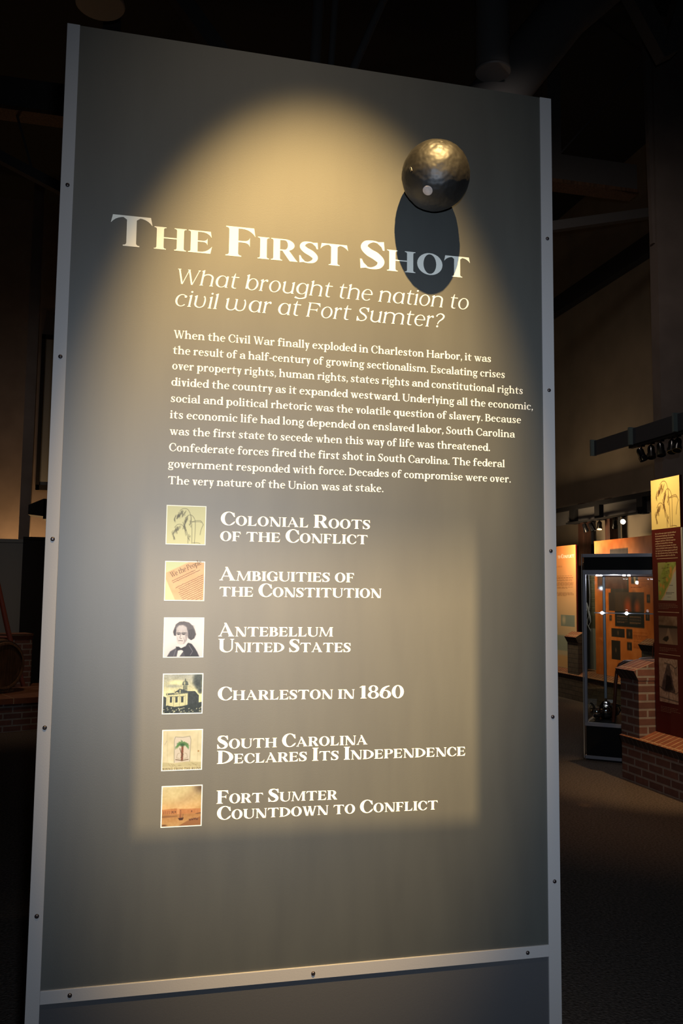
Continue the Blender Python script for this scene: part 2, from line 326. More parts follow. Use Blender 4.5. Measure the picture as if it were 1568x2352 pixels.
def glyph(ch, P):
    g = Pen(**P); w, t, s, st, X, k = g.w, g.t, g.sl, g.st, g.X, g.k
    A = 1.04; D = -.34; W = .3
    lt = w <= .14                                       # the light italic face
    # ------------------------------------------------ capitals
    if ch == 'I': g.stem(s, 0, 1); W = w+2*s
    elif ch == 'H':
        W = 1.14*k+s; g.stem(s, 0, 1); g.stem(W-s-w, 0, 1); g.poly((s+w*.5, .5), (W-s-w*.5, .5), (W-s-w*.5, .5+t), (s+w*.5, .5+t))
    elif ch == 'T':
        W = 1.16*k; c = W/2; g.stem(c-w/2, 0, .97, top=(0, 0))
        g.arm(c, W-.05, 1, -1, .27, .05)
        g.p.append([(W-a, b) for a, b in g.p[-1]][::-1])
        g.poly((c-w/2-.1, 1-t), (c-w/2, 1-t-.08), (c+w/2, 1-t-.08), (c+w/2+.1, 1-t), (c, 1))
    elif ch in 'EF':
        W = (.88 if ch == 'E' else .84)*k+s*.5; g.stem(s, 0, 1, bot=(1, 0 if ch == 'E' else 1), top=(1, 0))
        g.arm(s+w*.5, W-.06, 1, -1, .29 if ch == 'F' else .27); g.marm(s+w*.5, W-.15*k-.03, .53 if ch == 'E' else .51, .16)
        if ch == 'E': g.arm(s+w*.5, W-.06, 0, 1, .33, .06); W += .03
    elif ch == 'L':
        W = .86*k+s*.5; g.stem(s, 0, 1, bot=(1, 0)); g.arm(s+w*.5, W-.06, 0, 1, .33, .06); W += .02
    elif ch in 'PRBD':
        g.stem(s, 0, 1, bot=(1, 0 if ch in 'BD' else 1), top=(1, 0)); x0 = s+w*.6
        if ch == 'D':
            W = 1.06*k+s; g.cres((x0, .5, W-x0, .5), (x0, .5, W-x0-w*1.05, .5-t), -90, 90)
        else:
            b = .46 if ch != 'B' else .5; W = (.86 if ch != 'B' else .8)*k+s; r = (1-b)/2
            m = W-.2*k-.1
            g.poly((x0, 1), (m-.1, 1), (m-.1, 1-t), (x0, 1-t)); g.poly((x0, b), (m-.1, b), (m-.1, b+t), (x0, b+t))
            q = W-(.05 if ch == 'B' else 0)
            g.cres((m-.1, b+r, q-m+.1, r), (m-.1, b+r, q-m+.1-w, r-t), -90, 90)
            if ch == 'B':
                W += .04; r = (b+t)/2; g.poly((x0, 0), (m-.1, 0), (m-.1, t), (x0, t))
                g.cres((m-.1, r, W-m+.1, r), (m-.1, r, W-m+.1-w, r-t), -90, 90)
            if ch == 'R':
                x = m-.22*k; g.poly((x, b+t*.6), (x+w*1.05, b+t*.8), (W+.1-.04, .09), (W+.14, .0), (W-.16-w*.1, 0), (W-.2-w*.1, .05)); W += .12
    elif ch in 'OCGQ0':
        W = (1.12 if ch != '0' else .95)*k; c = W/2; o = (c, .5, c, .525)
        if ch in 'OQ0': g.cres(o, (c, .5, c-w*1.02, .525-t))
        else:
            W = 1.02*k if ch == 'C' else 1.08*k; c = .56*k; o = (c, .5, c, .525); i = (c+w*.12, .5, c-w*.92, .525-t)
            g.cres(o, i, 52, 312 if ch == 'C' else 300, 32)
            a = _arc(o, 52, 70, 1); b = _arc(i, 52, 75, 1)
            g.poly(a[1], a[0], (W-.06*k, .955), (W-.01, .63), (W-.08, .63), b[0], b[1])
            if ch == 'C': p0, p1 = _arc(o, 312, 296, 1), _arc(i, 312, 290, 1); g.poly(p0[1], p0[0], (W-.07*k, .12), (W+.01, .27), (W-.04, .29), p1[0], p1[1])
            else:
                g.stem(W-.02-w, .03, .46, top=(1, 1), bot=(0, 0)); p0 = _arc(o, 300, 285, 1); p1 = _arc(i, 300, 285, 1); g.poly(p0[1], p0[0], (W-.03-w, .02), (W-.03-w*.4, .12), p1[0], p1[1]); W += .06
    elif ch == 'S':
        W = .8*k; q = W
        g.stroke([(.88*q, .84, t*.8), (.7*q, .94, t), (.48*q, .965, t*1.25), (.24*q, .89, w*.62), (.17*q, .74, w*.85), (.34*q, .585, w*.98), (.62*q, .46, w*1.02), (.82*q, .29, w*.86), (.74*q, .115, w*.6), (.48*q, .03, t*1.25), (.26*q, .05, t), (.08*q, .14, t*.8)])
        g.poly((.72*q, .965), (.94*q, .985), (.97*q, .68), (.9*q, .68), (.84*q, .8), (.7*q, .9)); g.poly((.28*q, .035), (.02*q, .0), (.0, .33), (.07*q, .33), (.14*q, .2), (.28*q, .09))
    elif ch == 'U':
        W = 1.08*k+s; th = max(t*1.3, w*.36); g.stem(s, .33, 1, bot=(0, 0)); g.stem(W-s-th, .33, 1, w=th, bot=(0, 0))
        x0, x1 = s, W-s; c = (x0+x1)/2; i0, i1 = x0+w, x1-th
        g.cres((c, .33, c-x0, .355), ((i0+i1)/2, .33, (i1-i0)/2, .355-t*1.25), 180, 360)
    elif ch == 'N':
        W = 1.12*k+s; th = max(t*1.2, w*.32); g.stem(s+.06, 0, .93, w=th, top=(0, 0)); g.stem(W-s-th, .1, 1, w=th, bot=(0, 0))
        g.diag(.02, 1, W-s-w*1.18, -.015, w*1.18); g.poly((-.02, 1), (.2, 1), (.2, 1-st), (-.02, 1-st))
    elif ch == 'M':
        W = 1.42*k+s; th = max(t*1.2, w*.32); wm = w*.92
        g.diag(s, 0, s+.14, .97, th); g.foot(0, 2*s+th, 0); g.stem(W-s-wm, 0, 1, w=wm, top=(0, 1))
        m = W*.5; g.poly((s+.02, 1), (s+.02+wm*1.05, 1), (m+wm*.2, .02), (m-wm*.25, .02)); g.poly((m-wm*.12, .02), (m+wm*.2, .02), (W-s-wm*.72, 1), (W-s-wm*.98, 1))
        g.poly((s-.05, 1), (s+.2, 1), (s+.2, 1-st), (s-.05, 1-st))
    elif ch == 'A':
        W = 1.18*k; th = max(t*1.2, w*.3); c = W*.47
        g.diag(s*.9, 0, c-th*.4, 1.0, th); g.poly((c-w*.5, 1.03), (c+w*.1, 1.03), (W-s*.6, 0), (W-s*.6-w*1.12, 0)); g.poly((W*.25, .3), (W*.72, .3), (W*.7, .3+t), (W*.27, .3+t))
        g.foot(0, s*2+th, 0); g.foot(W-s*1.4-w*1.12, W, 0)
    elif ch in 'VW' or (ch in 'vw' and not lt) or (ch == 'y'):
        up = ch in 'VW'; h = 1.0 if up else X; n = 2 if ch in 'Ww' else 1
        ww = (w*1.08) if not lt else w*1.05; th = max(t*1.1, ww*.42)
        a = (.54 if up else .43)*max(k, .8)*(1.16 if n == 2 else 1); x = s*.8; xs = x
        if n == 2: ww *= .84; th *= .9
        for j in range(n):
            g.diag(x, h, x+a*.62-ww*.32, -.015, ww)
            e = x+a*.62+a*.5
            g.diag(x+a*.62+ww*.2-th*.2, -.015, e-th*.1, h, th) if not (j == 0 and n == 2) else g.diag(x+a*.62+ww*.2-th*.2, -.015, e-th*.5, h, th)
            if j == 0 and n == 2: x = e-ww*.62
            xs = e
        W = xs+th+s*.6; g.foot(0, s*1.7+ww, h, -1); g.foot(xs-s*.9, xs+th+s*.8, h, -1)
        if n == 2: g.foot(x-s*.6, x+ww+s*.6, h, -1)
        if ch == 'y': g.diag(.0+s*.8+a*.62+ww*.2-th-a*.22, D*.88, s*.8+a*.62+ww*.2-th*.2, .02, th); g.dot(s*.8+a*.62-a*.24, D*.85, w*.42)
    elif ch == 'K': W = 1.0; g.stem(s, 0, 1); g.diag(s+w, .45, W-.25, 1, t*1.5); g.diag(W-w*1.1, 0, s+w*1.2, .6, w)
    # ------------------------------------------------ figures
    elif ch == '1': g.stem(.16, 0, 1, top=(0, 0)); g.poly((.16+w, 1.0), (.16+w*.3, 1.0), (.0, .89), (0, .85), (.16, .87)); W = w+.3
    elif ch == '8':
        W = .86*k; c = W/2; g.cres((c, .76, c*.84, .265), (c, .76, c*.84-w*.72, .265-t)); g.cres((c, .26, c, .285), (c, .26, c-w*.85, .285-t))
    elif ch == '6':
        W = .9*k; c = W/2; g.cres((c, .31, c, .335), (c, .31, c-w*.9, .335-t))
        g.stroke([(.86*W, .97, t), (.6*W, .9, w*.45), (.3*W, .7, w*.8), (c-c+w*.5, .38, w*.98), (w*.5, .28, w*.9)])
    # ------------------------------------------------ lower case
    elif ch in 'il':
        g.lstem(s, 0, X if ch == 'i' else A); W = w+2*s
        if ch == 'i': g.dot(s+w*.5, X+.22, max(w*.58, .062))
    elif ch in 'nhmru':
        wd = (.62 if not lt else .68)+w*.25; ry = .26
        if ch == 'u':
            W = wd+s*1.4; g.lstem(s, .22, X, bot=(0, 0)); g.lstem(W-s-w, 0, X, bot=(0, 1))
            x0, x1 = s, W-s-w*.4; c = (x0+x1)/2; i0, i1 = s+w, W-s-w
            g.cres((c, .27, c-x0, .285), ((i0+i1)/2, .27, (i1-i0)/2, .285-t*1.5), 180, 360, 16)
        else:
            g.lstem(s, 0, A if ch == 'h' else X)
            if ch == 'r':
                g.stroke([(s+w*.8, X-.24, t*.9), (s+w+.06, X-.1, t*1.3), (s+w+.2, X-.02, t*1.7), (s+w+.26, X-.05, w*.55)]); g.dot(s+w+.235, X-.085, w*.45+.01); W = s+w+.31
            else:
                x = s
                for j in range(2 if ch == 'm' else 1):
                    xr = x+wd-w
                    if j == 0 and ch == 'm': g.stem(xr, 0, X-ry+.02, top=(0, 0))
                    else: g.stem(xr, 0, X-ry+.02, top=(0, 0))
                    x0, x1 = x+w*.35, xr+w; c = (x0+x1)/2; i0, i1 = x+w, xr
                    g.cres((c, X-ry, x1-c, ry+.015), ((i0+i1)/2, X-ry, (i1-i0)/2, ry+.015-t*1.6), 0, 180, 16); x = xr
                W = x+w+s
    elif ch in 'obdpqceag' and not (lt and ch in 'ag') and not (ch in 'ag'):
        rx = (.31 if not lt else .345)+w*.12; ry = X/2+.015; c = rx
        if ch in 'bp': c = s+w*.35+rx*.95
        o = (c, X/2, rx, ry); i = (c, X/2, rx-w*1.02, ry-t)
        if ch == 'o': g.cres(o, i); W = 2*rx
        elif ch in 'bdpq':
            g.cres(o, i)
            if ch == 'b': g.lstem(s, .06 if lt else 0.02, A, bot=(0, 0)); W = c+rx
            if ch == 'p': g.lstem(s, D, X); W = c+rx
            if ch == 'd': W = c+rx+s*.8; g.lstem(c+rx-w*.75, 0, A, bot=(0, 1))
            if ch == 'q': W = c+rx+s*.8; g.stem(c+rx-w*.75, D, X, top=(0, 0))
        else:
            j = (c+w*.1, X/2, rx-w*.95, ry-t)
            if ch == 'c':
                W = 2*rx-.05; g.cres(o, j, 50, 318, 22); g.dot(c+rx*.58, X-.13, w*.52 if not lt else w*.7)
            else:
                W = 2*rx-.02; g.cres(o, j, 8, 316, 24); g.poly((w*.6, X*.5+.02), (2*rx-.02, X*.5+.02), (2*rx-.02, X*.5+.02+t), (w*.6, X*.5+.02+t))
    elif ch == 'a' and lt:
        rx = .36; o = (rx, X/2, rx, X/2+.015); g.cres(o, (rx+.03, X/2, rx-w, X/2+.015-t)); g.stem(2*rx-w*.9, 0, X-.02, bot=(0, 1), top=(0, 0)); W = 2*rx+s*1.2
    elif ch == 'a':
        W = .66+w*.2; x = W-.04-w
        g.stem(x, 0.05, X-.2, bot=(0, 0), top=(0, 0)); g.poly((x, .1), (x+w, .1), (W+.05, .06), (W+.05, .02), (x+w*.6, -.01))
        g.cres((x+w-.25, X-.22, .25, .235), (x-.11, X-.22, .13, .235-t*1.3), 0, 150, 14); g.dot(.13, X-.15, w*.5)
        g.cres((.27, .19, .27, .205), (.27+w*.22, .19, .27-w*.85, .205-t), 60, 330, 18); g.poly((.3, .36), (x+.02, .42), (x+.02, .42-t*1.3), (.36, .36-t*1.1))
    elif ch == 'g' and lt:
        rx = .36; o = (rx, X/2+.02, rx, X/2); g.cres(o, (rx+.03, X/2+.02, rx-w, X/2-t)); g.stem(2*rx-w*.9, -.05, X-.02, bot=(0, 0), top=(0, 0))
        g.stroke([(2*rx-w*.45, .0, w), (2*rx-.06, -.18, w*.9), (rx, -.285, t*1.5), (.1, -.24, w*.9), (.02, -.2, w*1.1)]); W = 2*rx+.05
    elif ch == 'g':
        r = .26+w*.08; g.cres((r+.02, X-.22, r, .235), (r+.02, X-.22, r-w*.85, .235-t)); g.poly((r+.2, X-.02), (2*r+.12, X+.03), (2*r+.14, X-.08), (r+.24, X-.1))
        g.stroke([(.2, X-.4, t), (.1, .14, t*1.4), (.2, .06, w*.6), (.46, .04, w*.75), (.58, -.06, w*.7)]); g.cres((r+.03, -.16, r+.03, .18), (r+.03, -.16, r+.03-w*.55, .18-t)); W = 2*r+.1
    elif ch in 'vw' and lt:
        n = 2 if ch == 'w' else 1; a = .56; x = s
        g.lstem(s, .2, X, bot=(0, 0))
        for j in range(n):
            x1 = x+a; c = (x+x1)/2+w*.3; i0, i1 = x+w, x1-t*.3
            g.cres((c, .26, c-x, .275), ((i0+i1)/2, .26, (i1-i0)/2, .275-t*1.3), 180, 360, 16)
            if j == 0 and n == 2: g.stem(x1-t*.4, .24, X, w=w*.9, bot=(0, 0), top=(1, 0))
            else: g.stroke([(x1+w*.25, .25, t*1.9), (x1+w*.4, .5, t*1.9), (x1+.0, X-.08, t*1.4), (x1-.07, X-.02, w*.9)])
            x = x1-t*.4
        W = x+w+.09
    elif ch == 's':
        W = .52+w*.2; q = W; h = X
        g.stroke([(.86*q, h*.84, t), (.62*q, h*.955, t), (.34*q, h*.93, t*1.7), (.2*q, h*.76, w*.75), (.42*q, h*.55, w*.95), (.74*q, h*.36, w*.95), (.8*q, h*.17, w*.7), (.5*q, h*.04, t*1.2), (.26*q, h*.06, t), (.08*q, h*.18, t)])
        g.poly((.7*q, h*.97), (.9*q, h), (.92*q, h*.68), (.86*q, h*.68)); g.poly((.28*q, h*.03), (.05*q, 0), (.03*q, h*.34), (.1*q, h*.34))
    elif ch == 't':
        g.stem(.12, .12, X+.0, bot=(0, 0), top=(0, 0)); g.poly((.12, X-.03), (.12+w, X-.03), (.12+w, X+.23), (.12+w*.7, X+.23)); g.poly((0, X-t*1.25), (w+.36, X-t*1.25), (w+.38, X), (0.02, X))
        o = (.12+w*.5+.14, .15, .14+w*.5, .165); g.cres(o, (o[0]+w*.42, .15, o[2]-w*.6, .165-t*1.2), 180, 300, 10); W = w+.36
    elif ch == 'f':
        g.stem(.12, 0, A-.2, top=(0, 0)); g.poly((0, X-t*1.25), (w+.34, X-t*1.25), (w+.36, X), (0, X))
        g.cres((.12+.22+w*.3, A-.22, .22+w*.3, .24), (.12+w+.16, A-.22, .16, .24-t*1.3), 60, 180, 12); g.dot(w+.36, A-.1, w*.45); W = w+.36
    elif ch == 'k':
        g.lstem(s, 0, A); W = .74; g.diag(s+w*.9, X*.45, W-.2, X, t*1.3); g.diag(W-w*1.2, 0, s+w*1.0, X*.6, w*1.05); g.foot(W-.28, W-.02, X, -1); g.foot(W-w*1.3-s*.5, W, 0)
    elif ch == 'x':
        W = .72; g.diag(s*.6, X, W-s*.6-w*1.1, 0, w*1.1); g.diag(s*.7, 0, W-s-t, X, t*1.4)
        for a, b, y, u in ((0, w*1.1+s, X, -1), (W-s*2-t, W-.02, X, -1), (0, s*2+t, 0, 1), (W-w*1.1-s, W, 0, 1)): g.foot(a, b, y, u)
    elif ch == '?':
        g.stroke([(.06, .78, w*.9), (.14, .93, t*1.5), (.34, 1.0, t*1.5), (.54, .86, w), (.5, .66, w*.95), (.3, .45, t*1.6), (.22, .26, t*1.2), (.24, .22, t)]); g.dot(.22, .07, w*.62); W = .6
    elif ch == '.': g.dot(.12, .075, max(w*.52, .08)); W = .2
    elif ch == ',': g.dot(.12, .075, max(w*.52, .08)); g.poly((.05, .06), (.2, .09), (.2, .02), (.06, -.2), (.03, -.17), (.1, -.02)); W = .2
    elif ch == '-': g.poly((.02, X*.42), (.34, X*.42), (.34, X*.42+w*.6), (.02, X*.42+w*.6)); W = .36
    else: W = .3
    return g.p, W

BOLD = dict(w=.272, t=.055, sl=.095, st=.035, X=.72)
TEXT = dict(w=.175, t=.066, sl=.075, st=.06, X=.68, k=.84)
LITE = dict(w=.112, t=.046, sl=.055, st=.03, X=.8, k=.92)
def set_line(txt, P, small=None, gap=.07, space=.3, slant=0.0):
    """Polygons of one line in cap-height units, with its left and right ends. small: scale of small capitals (lower case typed)."""
    out = []; x = 0
    for c in txt:
        if c == ' ': x += space; continue
        sc = 1.0
        if small and c.islower(): c = c.upper(); sc = small
        pp, W = glyph(c, P)
        for q in pp: out.append([(x+sc*(a+slant*b), sc*b) for a, b in q])
        x += sc*W+gap
    xs = [a for q in out for a, b in q]
    return out, min(xs), max(xs)

# ---------------------------------------------------------------- the big exhibit panel
def letters(txt, P, x0, x1, h, small=None, slant=0.0, gap=.07, space=.3):
    """Flat lettering polygons in metres: starts at x0 on baseline 0, ends at x1."""
    pp, a, b = set_line(txt, P, small, gap, space, slant); sx = (x1-x0)/(b-a)
    return [[(x0+(x-a)*sx, y*h) for x, y in q] for q in pp]
def ink(mb, polys, fn, z0=0.0, m=0, col=None):
    """Adds polygons to a mesh; fn(u, v, depth) gives the point on the surface."""
    for i, q in enumerate(polys): mb.add([fn(u, v, z0+3e-6*(i % 40)) for u, v in q], [tuple(range(len(q)))], m, False, col)
panel = thing('exhibit_panel', 'tall grey-olive introduction panel titled The First Shot, with silver side strips', 'panel', (.61, .03, 0))
MB().box(.0, .004, 0, 1.22, .064, 2.85).build('core_board', M['core'], panel)
MB().box(.0285, 0, .7, 1.188, .004, 2.853).build('printed_face', M['graphic'], panel)
MB().box(.0285, .0015, 0, 1.188, .004, .7).build('kick_plate', M['kick'], panel)
tag(MB().box(0, -.003, 0, .0285, .004, 2.853).build('side_strip', M['strip'], panel, bevel=.0008))
tag(MB().box(1.188, -.003, 0, 1.22, .004, 2.853).build('side_strip', M['strip'], panel, bevel=.0008))
MB().box(.0285, -.0045, .686, 1.188, .0015, .713).build('cross_rail', M['strip'], panel, bevel=.0008)
sc = None
sp = [(.0155, z) for z in (2.465, 2.0665, 1.659, 1.2541, .865)]+[(1.2045, z) for z in (2.469, 2.069, 1.659, 1.2505, .859)]+[(.0882, .7), (.6103, .6985), (1.1317, .7)]
for i, (x, z) in enumerate(sp):
    if sc is None:
        k = MB().lathe([(.0047, 0), (.0047, .0012), (.0040, .0026), (.0026, .0035), (.0019, .0037), (.0016, .0030), (0, .0030)], 20, 0, (0, 0, 0), (0, -1, 0))
        sc = k.build('screw', M['screw'], panel, world=False); o = sc
    else: o = sc.copy(); COL.objects.link(o); o.parent = panel
    o.location = (x-.61, (-.0042 if i > 9 else -.0028)-.03, z)
FN = lambda u, v, d: (u, -.0003-d, v)
LINES = [
    ('title', 'The First Shot', 0.1131, 2.3367, 0.9914, 2.3433, 0.0724),
    ('sub', 'What brought the nation to', 0.2676, 2.2600, 0.9878, 2.2613, 0.0354),
    ('sub', 'civil war at Fort Sumter?', 0.2635, 2.2065, 0.9238, 2.2091, 0.0352),
    ('body', 'When the Civil War finally exploded in Charleston Harbor, it was', 0.2623, 2.1300, 1.0469, 2.1311, 0.0187),
    ('body', 'the result of a half-century of growing sectionalism. Escalating crises', 0.2614, 2.0927, 1.0841, 2.0930, 0.0186),
    ('body', 'over property rights, human rights, states rights and constitutional rights', 0.2609, 2.0563, 1.1329, 2.0549, 0.0186),
    ('body', 'divided the country as it expanded westward. Underlying all the economic,', 0.2601, 2.0182, 1.1604, 2.0158, 0.0185),
    ('body', 'social and political rhetoric was the volatile question of slavery. Because', 0.2599, 1.9800, 1.1279, 1.9795, 0.0184),
    ('body', 'its economic life had long depended on enslaved labor, South Carolina', 0.2592, 1.9421, 1.1109, 1.9421, 0.0184),
    ('body', 'was the first state to secede when this way of life was threatened.', 0.2595, 1.9039, 1.0432, 1.9048, 0.0183),
    ('body', 'Confederate forces fired the first shot in South Carolina. The federal', 0.2593, 1.8664, 1.0826, 1.8656, 0.0183),
    ('body', 'government responded with force. Decades of compromise were over.', 0.2583, 1.8285, 1.0985, 1.8279, 0.0182),
    ('body', 'The very nature of the Union was at stake.', 0.2589, 1.7903, 0.7676, 1.7911, 0.0181),
    ('head', 'Colonial Roots', 0.3803, 1.7008, 0.7349, 1.7007, 0.0304),
    ('head', 'of the Conflict', 0.3799, 1.6644, 0.7296, 1.6646, 0.0303),
    ('head', 'Ambiguities of', 0.3801, 1.5742, 0.6970, 1.5739, 0.0300),
    ('head', 'the Constitution', 0.3810, 1.5379, 0.7647, 1.5380, 0.0299),
    ('head', 'Antebellum', 0.3808, 1.4475, 0.6474, 1.4470, 0.0297),
    ('head', 'United States', 0.3817, 1.4124, 0.6900, 1.4108, 0.0296),
    ('head', 'Charleston in 1860', 0.3831, 1.3051, 0.8214, 1.3027, 0.0293),
    ('head', 'South Carolina', 0.3844, 1.1977, 0.7329, 1.1974, 0.0290),
    ('head', 'Declares Its Independence', 0.3846, 1.1646, 0.9758, 1.1639, 0.0290),
    ('head', 'Fort Sumter', 0.3858, 1.0779, 0.6622, 1.0754, 0.0287),
    ('head', 'Countdown to Conflict', 0.3876, 1.0431, 0.9066, 1.0419, 0.0286),
]
PS = {'title': (BOLD, .74, 0, .055, .32), 'sub': (LITE, None, .17, .1, .36), 'body': (TEXT, None, 0, .085, .32), 'head': (BOLD, .72, 0, .055, .34)}
groups = {}
for k, txt, x0, z0, x1, z1, h in LINES:
    if k == 'title': continue
    f, sm, sl, gp, spc = PS[k]; a = (z1-z0)/(x1-x0)
    pl = [[(x, y+z0+a*(x-x0)) for x, y in q] for q in letters(txt, f, x0, x1, h, sm, sl, gp, spc)]
    key = k if k != 'head' else {'Colonial Roots': 'h1', 'of the Conflict': 'h1', 'Ambiguities of': 'h2', 'the Constitution': 'h2', 'Antebellum': 'h3', 'United States': 'h3', 'Charleston in 1860': 'h4', 'South Carolina': 'h5', 'Declares Its Independence': 'h5'}.get(txt, 'h6')
    groups.setdefault(key, []).extend(pl)
NM = {'title': ('title_lettering', None), 'sub': ('subtitle_lettering', 'cream italic question under the title'), 'body': ('body_text', 'ten lines of small bold cream text'),
      'h1': ('topic_heading', 'heading Colonial Roots of the Conflict'), 'h2': ('topic_heading', 'heading Ambiguities of the Constitution'), 'h3': ('topic_heading', 'heading Antebellum United States'),
      'h4': ('topic_heading', 'heading Charleston in 1860'), 'h5': ('topic_heading', 'heading South Carolina Declares Its Independence'), 'h6': ('topic_heading', 'heading Fort Sumter Countdown to Conflict')}
_, txt, x0, z0, x1, z1, h = LINES[0]; f, sm, sl, gp, spc = PS['title']
A0, B0 = set_line(txt, f, sm, gp, spc, 0)[1:]; sx = (x1-x0)/(B0-A0); pos = 0.0
for wd_ in txt.split(' '):                     # the title, a part for each word
    pl, a, b = set_line(wd_, f, sm, gp, spc, 0); adv = sum((sm if c.islower() else 1.0)*glyph(c.upper(), f)[1]+gp for c in wd_)
    pl = [[(x0+(x+pos-A0)*sx, z0+.0066*(x+pos-A0)/(B0-A0)+y*h) for x, y in q] for q in pl]; pos += adv+spc
    mb = MB(); ink(mb, pl, FN); tag(mb.build('title_word', M['film_white'], panel), 'title word '+wd_)
for key, pl in groups.items():
    mb = MB(); ink(mb, pl, FN); o = mb.build(NM[key][0], M['film_white'], panel)
    if NM[key][1]: o['label'] = NM[key][1]

# ---------------------------------------------------------------- printed pictures: a small painter whose colours go onto the mesh
class Art:
    def __init__(s, w, h, bg, ss=2):
        s.w, s.h, s.ss = w, h, ss; s.a = np.ones((h*ss, w*ss, 3))*np.array(bg)/255.0
        y, x = np.mgrid[0:h*ss, 0:w*ss]; s.U = (x+.5)/(w*ss); s.V = (y+.5)/(h*ss); s.asp = w/h
        s.rs = np.random.RandomState(3)
    def mix(s, m, col): m = np.clip(m, 0, 1)[..., None]; s.a = s.a*(1-m)+m*np.array(col)/255.0
    def grad(s, c0, c1, v0=0, v1=1, mask=None, ax='V'):
        t = np.clip(((s.V if ax == 'V' else s.U)-v0)/(v1-v0), 0, 1)[..., None]; c = np.array(c0)*(1-t)/255+np.array(c1)*t/255
        m = (np.ones_like(s.U) if mask is None else mask)[..., None]; s.a = s.a*(1-m)+m*c
    def ell(s, cx, cy, rx, ry, col, soft=.03, rot=0, al=1):
        c, n = cos(radians(rot)), sin(radians(rot)); x, y = s.U-cx, s.V-cy; d = np.sqrt(((x*c+y*n)/rx)**2+((-x*n+y*c)/ry)**2)
        s.mix(al*np.clip((1-d)/max(soft, 1e-3)/2+.5, 0, 1), col)
    def pmask(s, pts):
        m = np.zeros_like(s.U, bool); n = len(pts)
        for i in range(n):
            (x0, y0), (x1, y1) = pts[i], pts[(i+1) % n]
            if y0 == y1: continue
            c = ((y0 > s.V) != (y1 > s.V)) & (s.U < (x1-x0)*(s.V-y0)/(y1-y0)+x0); m ^= c
        return m.astype(float)
    def blur(s, m, k):
        for _ in range(k):
            m = (m+np.roll(m, 1, 0)+np.roll(m, -1, 0)+np.roll(m, 1, 1)+np.roll(m, -1, 1))/5
        return m
    def poly(s, pts, col, soft=0, al=1): s.mix(al*(s.blur(s.pmask(pts), soft) if soft else s.pmask(pts)), col)
    def line(s, pts, w, col, al=1):
        d = np.full_like(s.U, 9.0)
        for (x0, y0), (x1, y1) in zip(pts[:-1], pts[1:]):
            dx, dy = x1-x0, y1-y0; L = dx*dx+dy*dy+1e-9; t = np.clip(((s.U-x0)*dx+(s.V-y0)*dy)/L, 0, 1)
            d = np.minimum(d, np.hypot(s.U-x0-t*dx, (s.V-y0-t*dy)))
        s.mix(al*np.clip((w/2-d)*s.w*s.ss*.7+.5, 0, 1), col)
    def fuzz(s, k, amp, mask=None):
        n = s.rs.rand(k+2, k+2); x = s.U*k; y = s.V*k; i = x.astype(int); j = y.astype(int); fx, fy = x-i, y-j
        v = n[j, i]*(1-fx)*(1-fy)+n[j, i+1]*fx*(1-fy)+n[j+1, i]*(1-fx)*fy+n[j+1, i+1]*fx*fy
        m = 1 if mask is None else mask[..., None]; s.a = np.clip(s.a+((v-.5)*amp)[..., None]*m, 0, 1)
    def text(s, u0, u1, v0, n, dv, col, th=.5, last=.7, al=.8):      # rows of unreadably small words
        for r in range(n):
            u = u0; e = u1 if r < n-1 else u0+(u1-u0)*last
            e -= s.rs.rand()*.08*(u1-u0)
            while u < e:
                L = min((.03+.07*s.rs.rand())*(u1-u0)/.5, e-u); m = ((s.U > u) & (s.U < u+L) & (s.V > v0+r*dv) & (s.V < v0+r*dv+dv*th)).astype(float); s.mix(al*m, col); u += L+.012*(u1-u0)/.5
    def out(s, gain=1.0):
        k = s.ss; a = s.a.reshape(s.h, k, s.w, k, 3).mean((1, 3)); a = np.clip(a, 0, 1)
        return np.where(a <= .04045, a/12.92, ((a+.055)/1.055)**2.4)*gain
def art_mesh(mb, art, fn, u0, v0, u1, v1, d=0.0, gain=1.0):
    """Lays the picture on the surface; v0 is its top, v1 its bottom."""
    a = art.out(1.0)*np.array(gain); h, w, _ = a.shape; k = len(mb.v)
    for j in range(h+1):
        for i in range(w+1): mb.v.append(tuple(fn(u0+(u1-u0)*i/w, v0+(v1-v0)*j/h, d)))
    for j in range(h):
        for i in range(w):
            q = k+j*(w+1)+i; mb.f.append([q+w+1, q+w+2, q+1, q]); mb.m.append(0); mb.sm.append(False); mb.c.append(tuple(a[j, i]))
    return mb
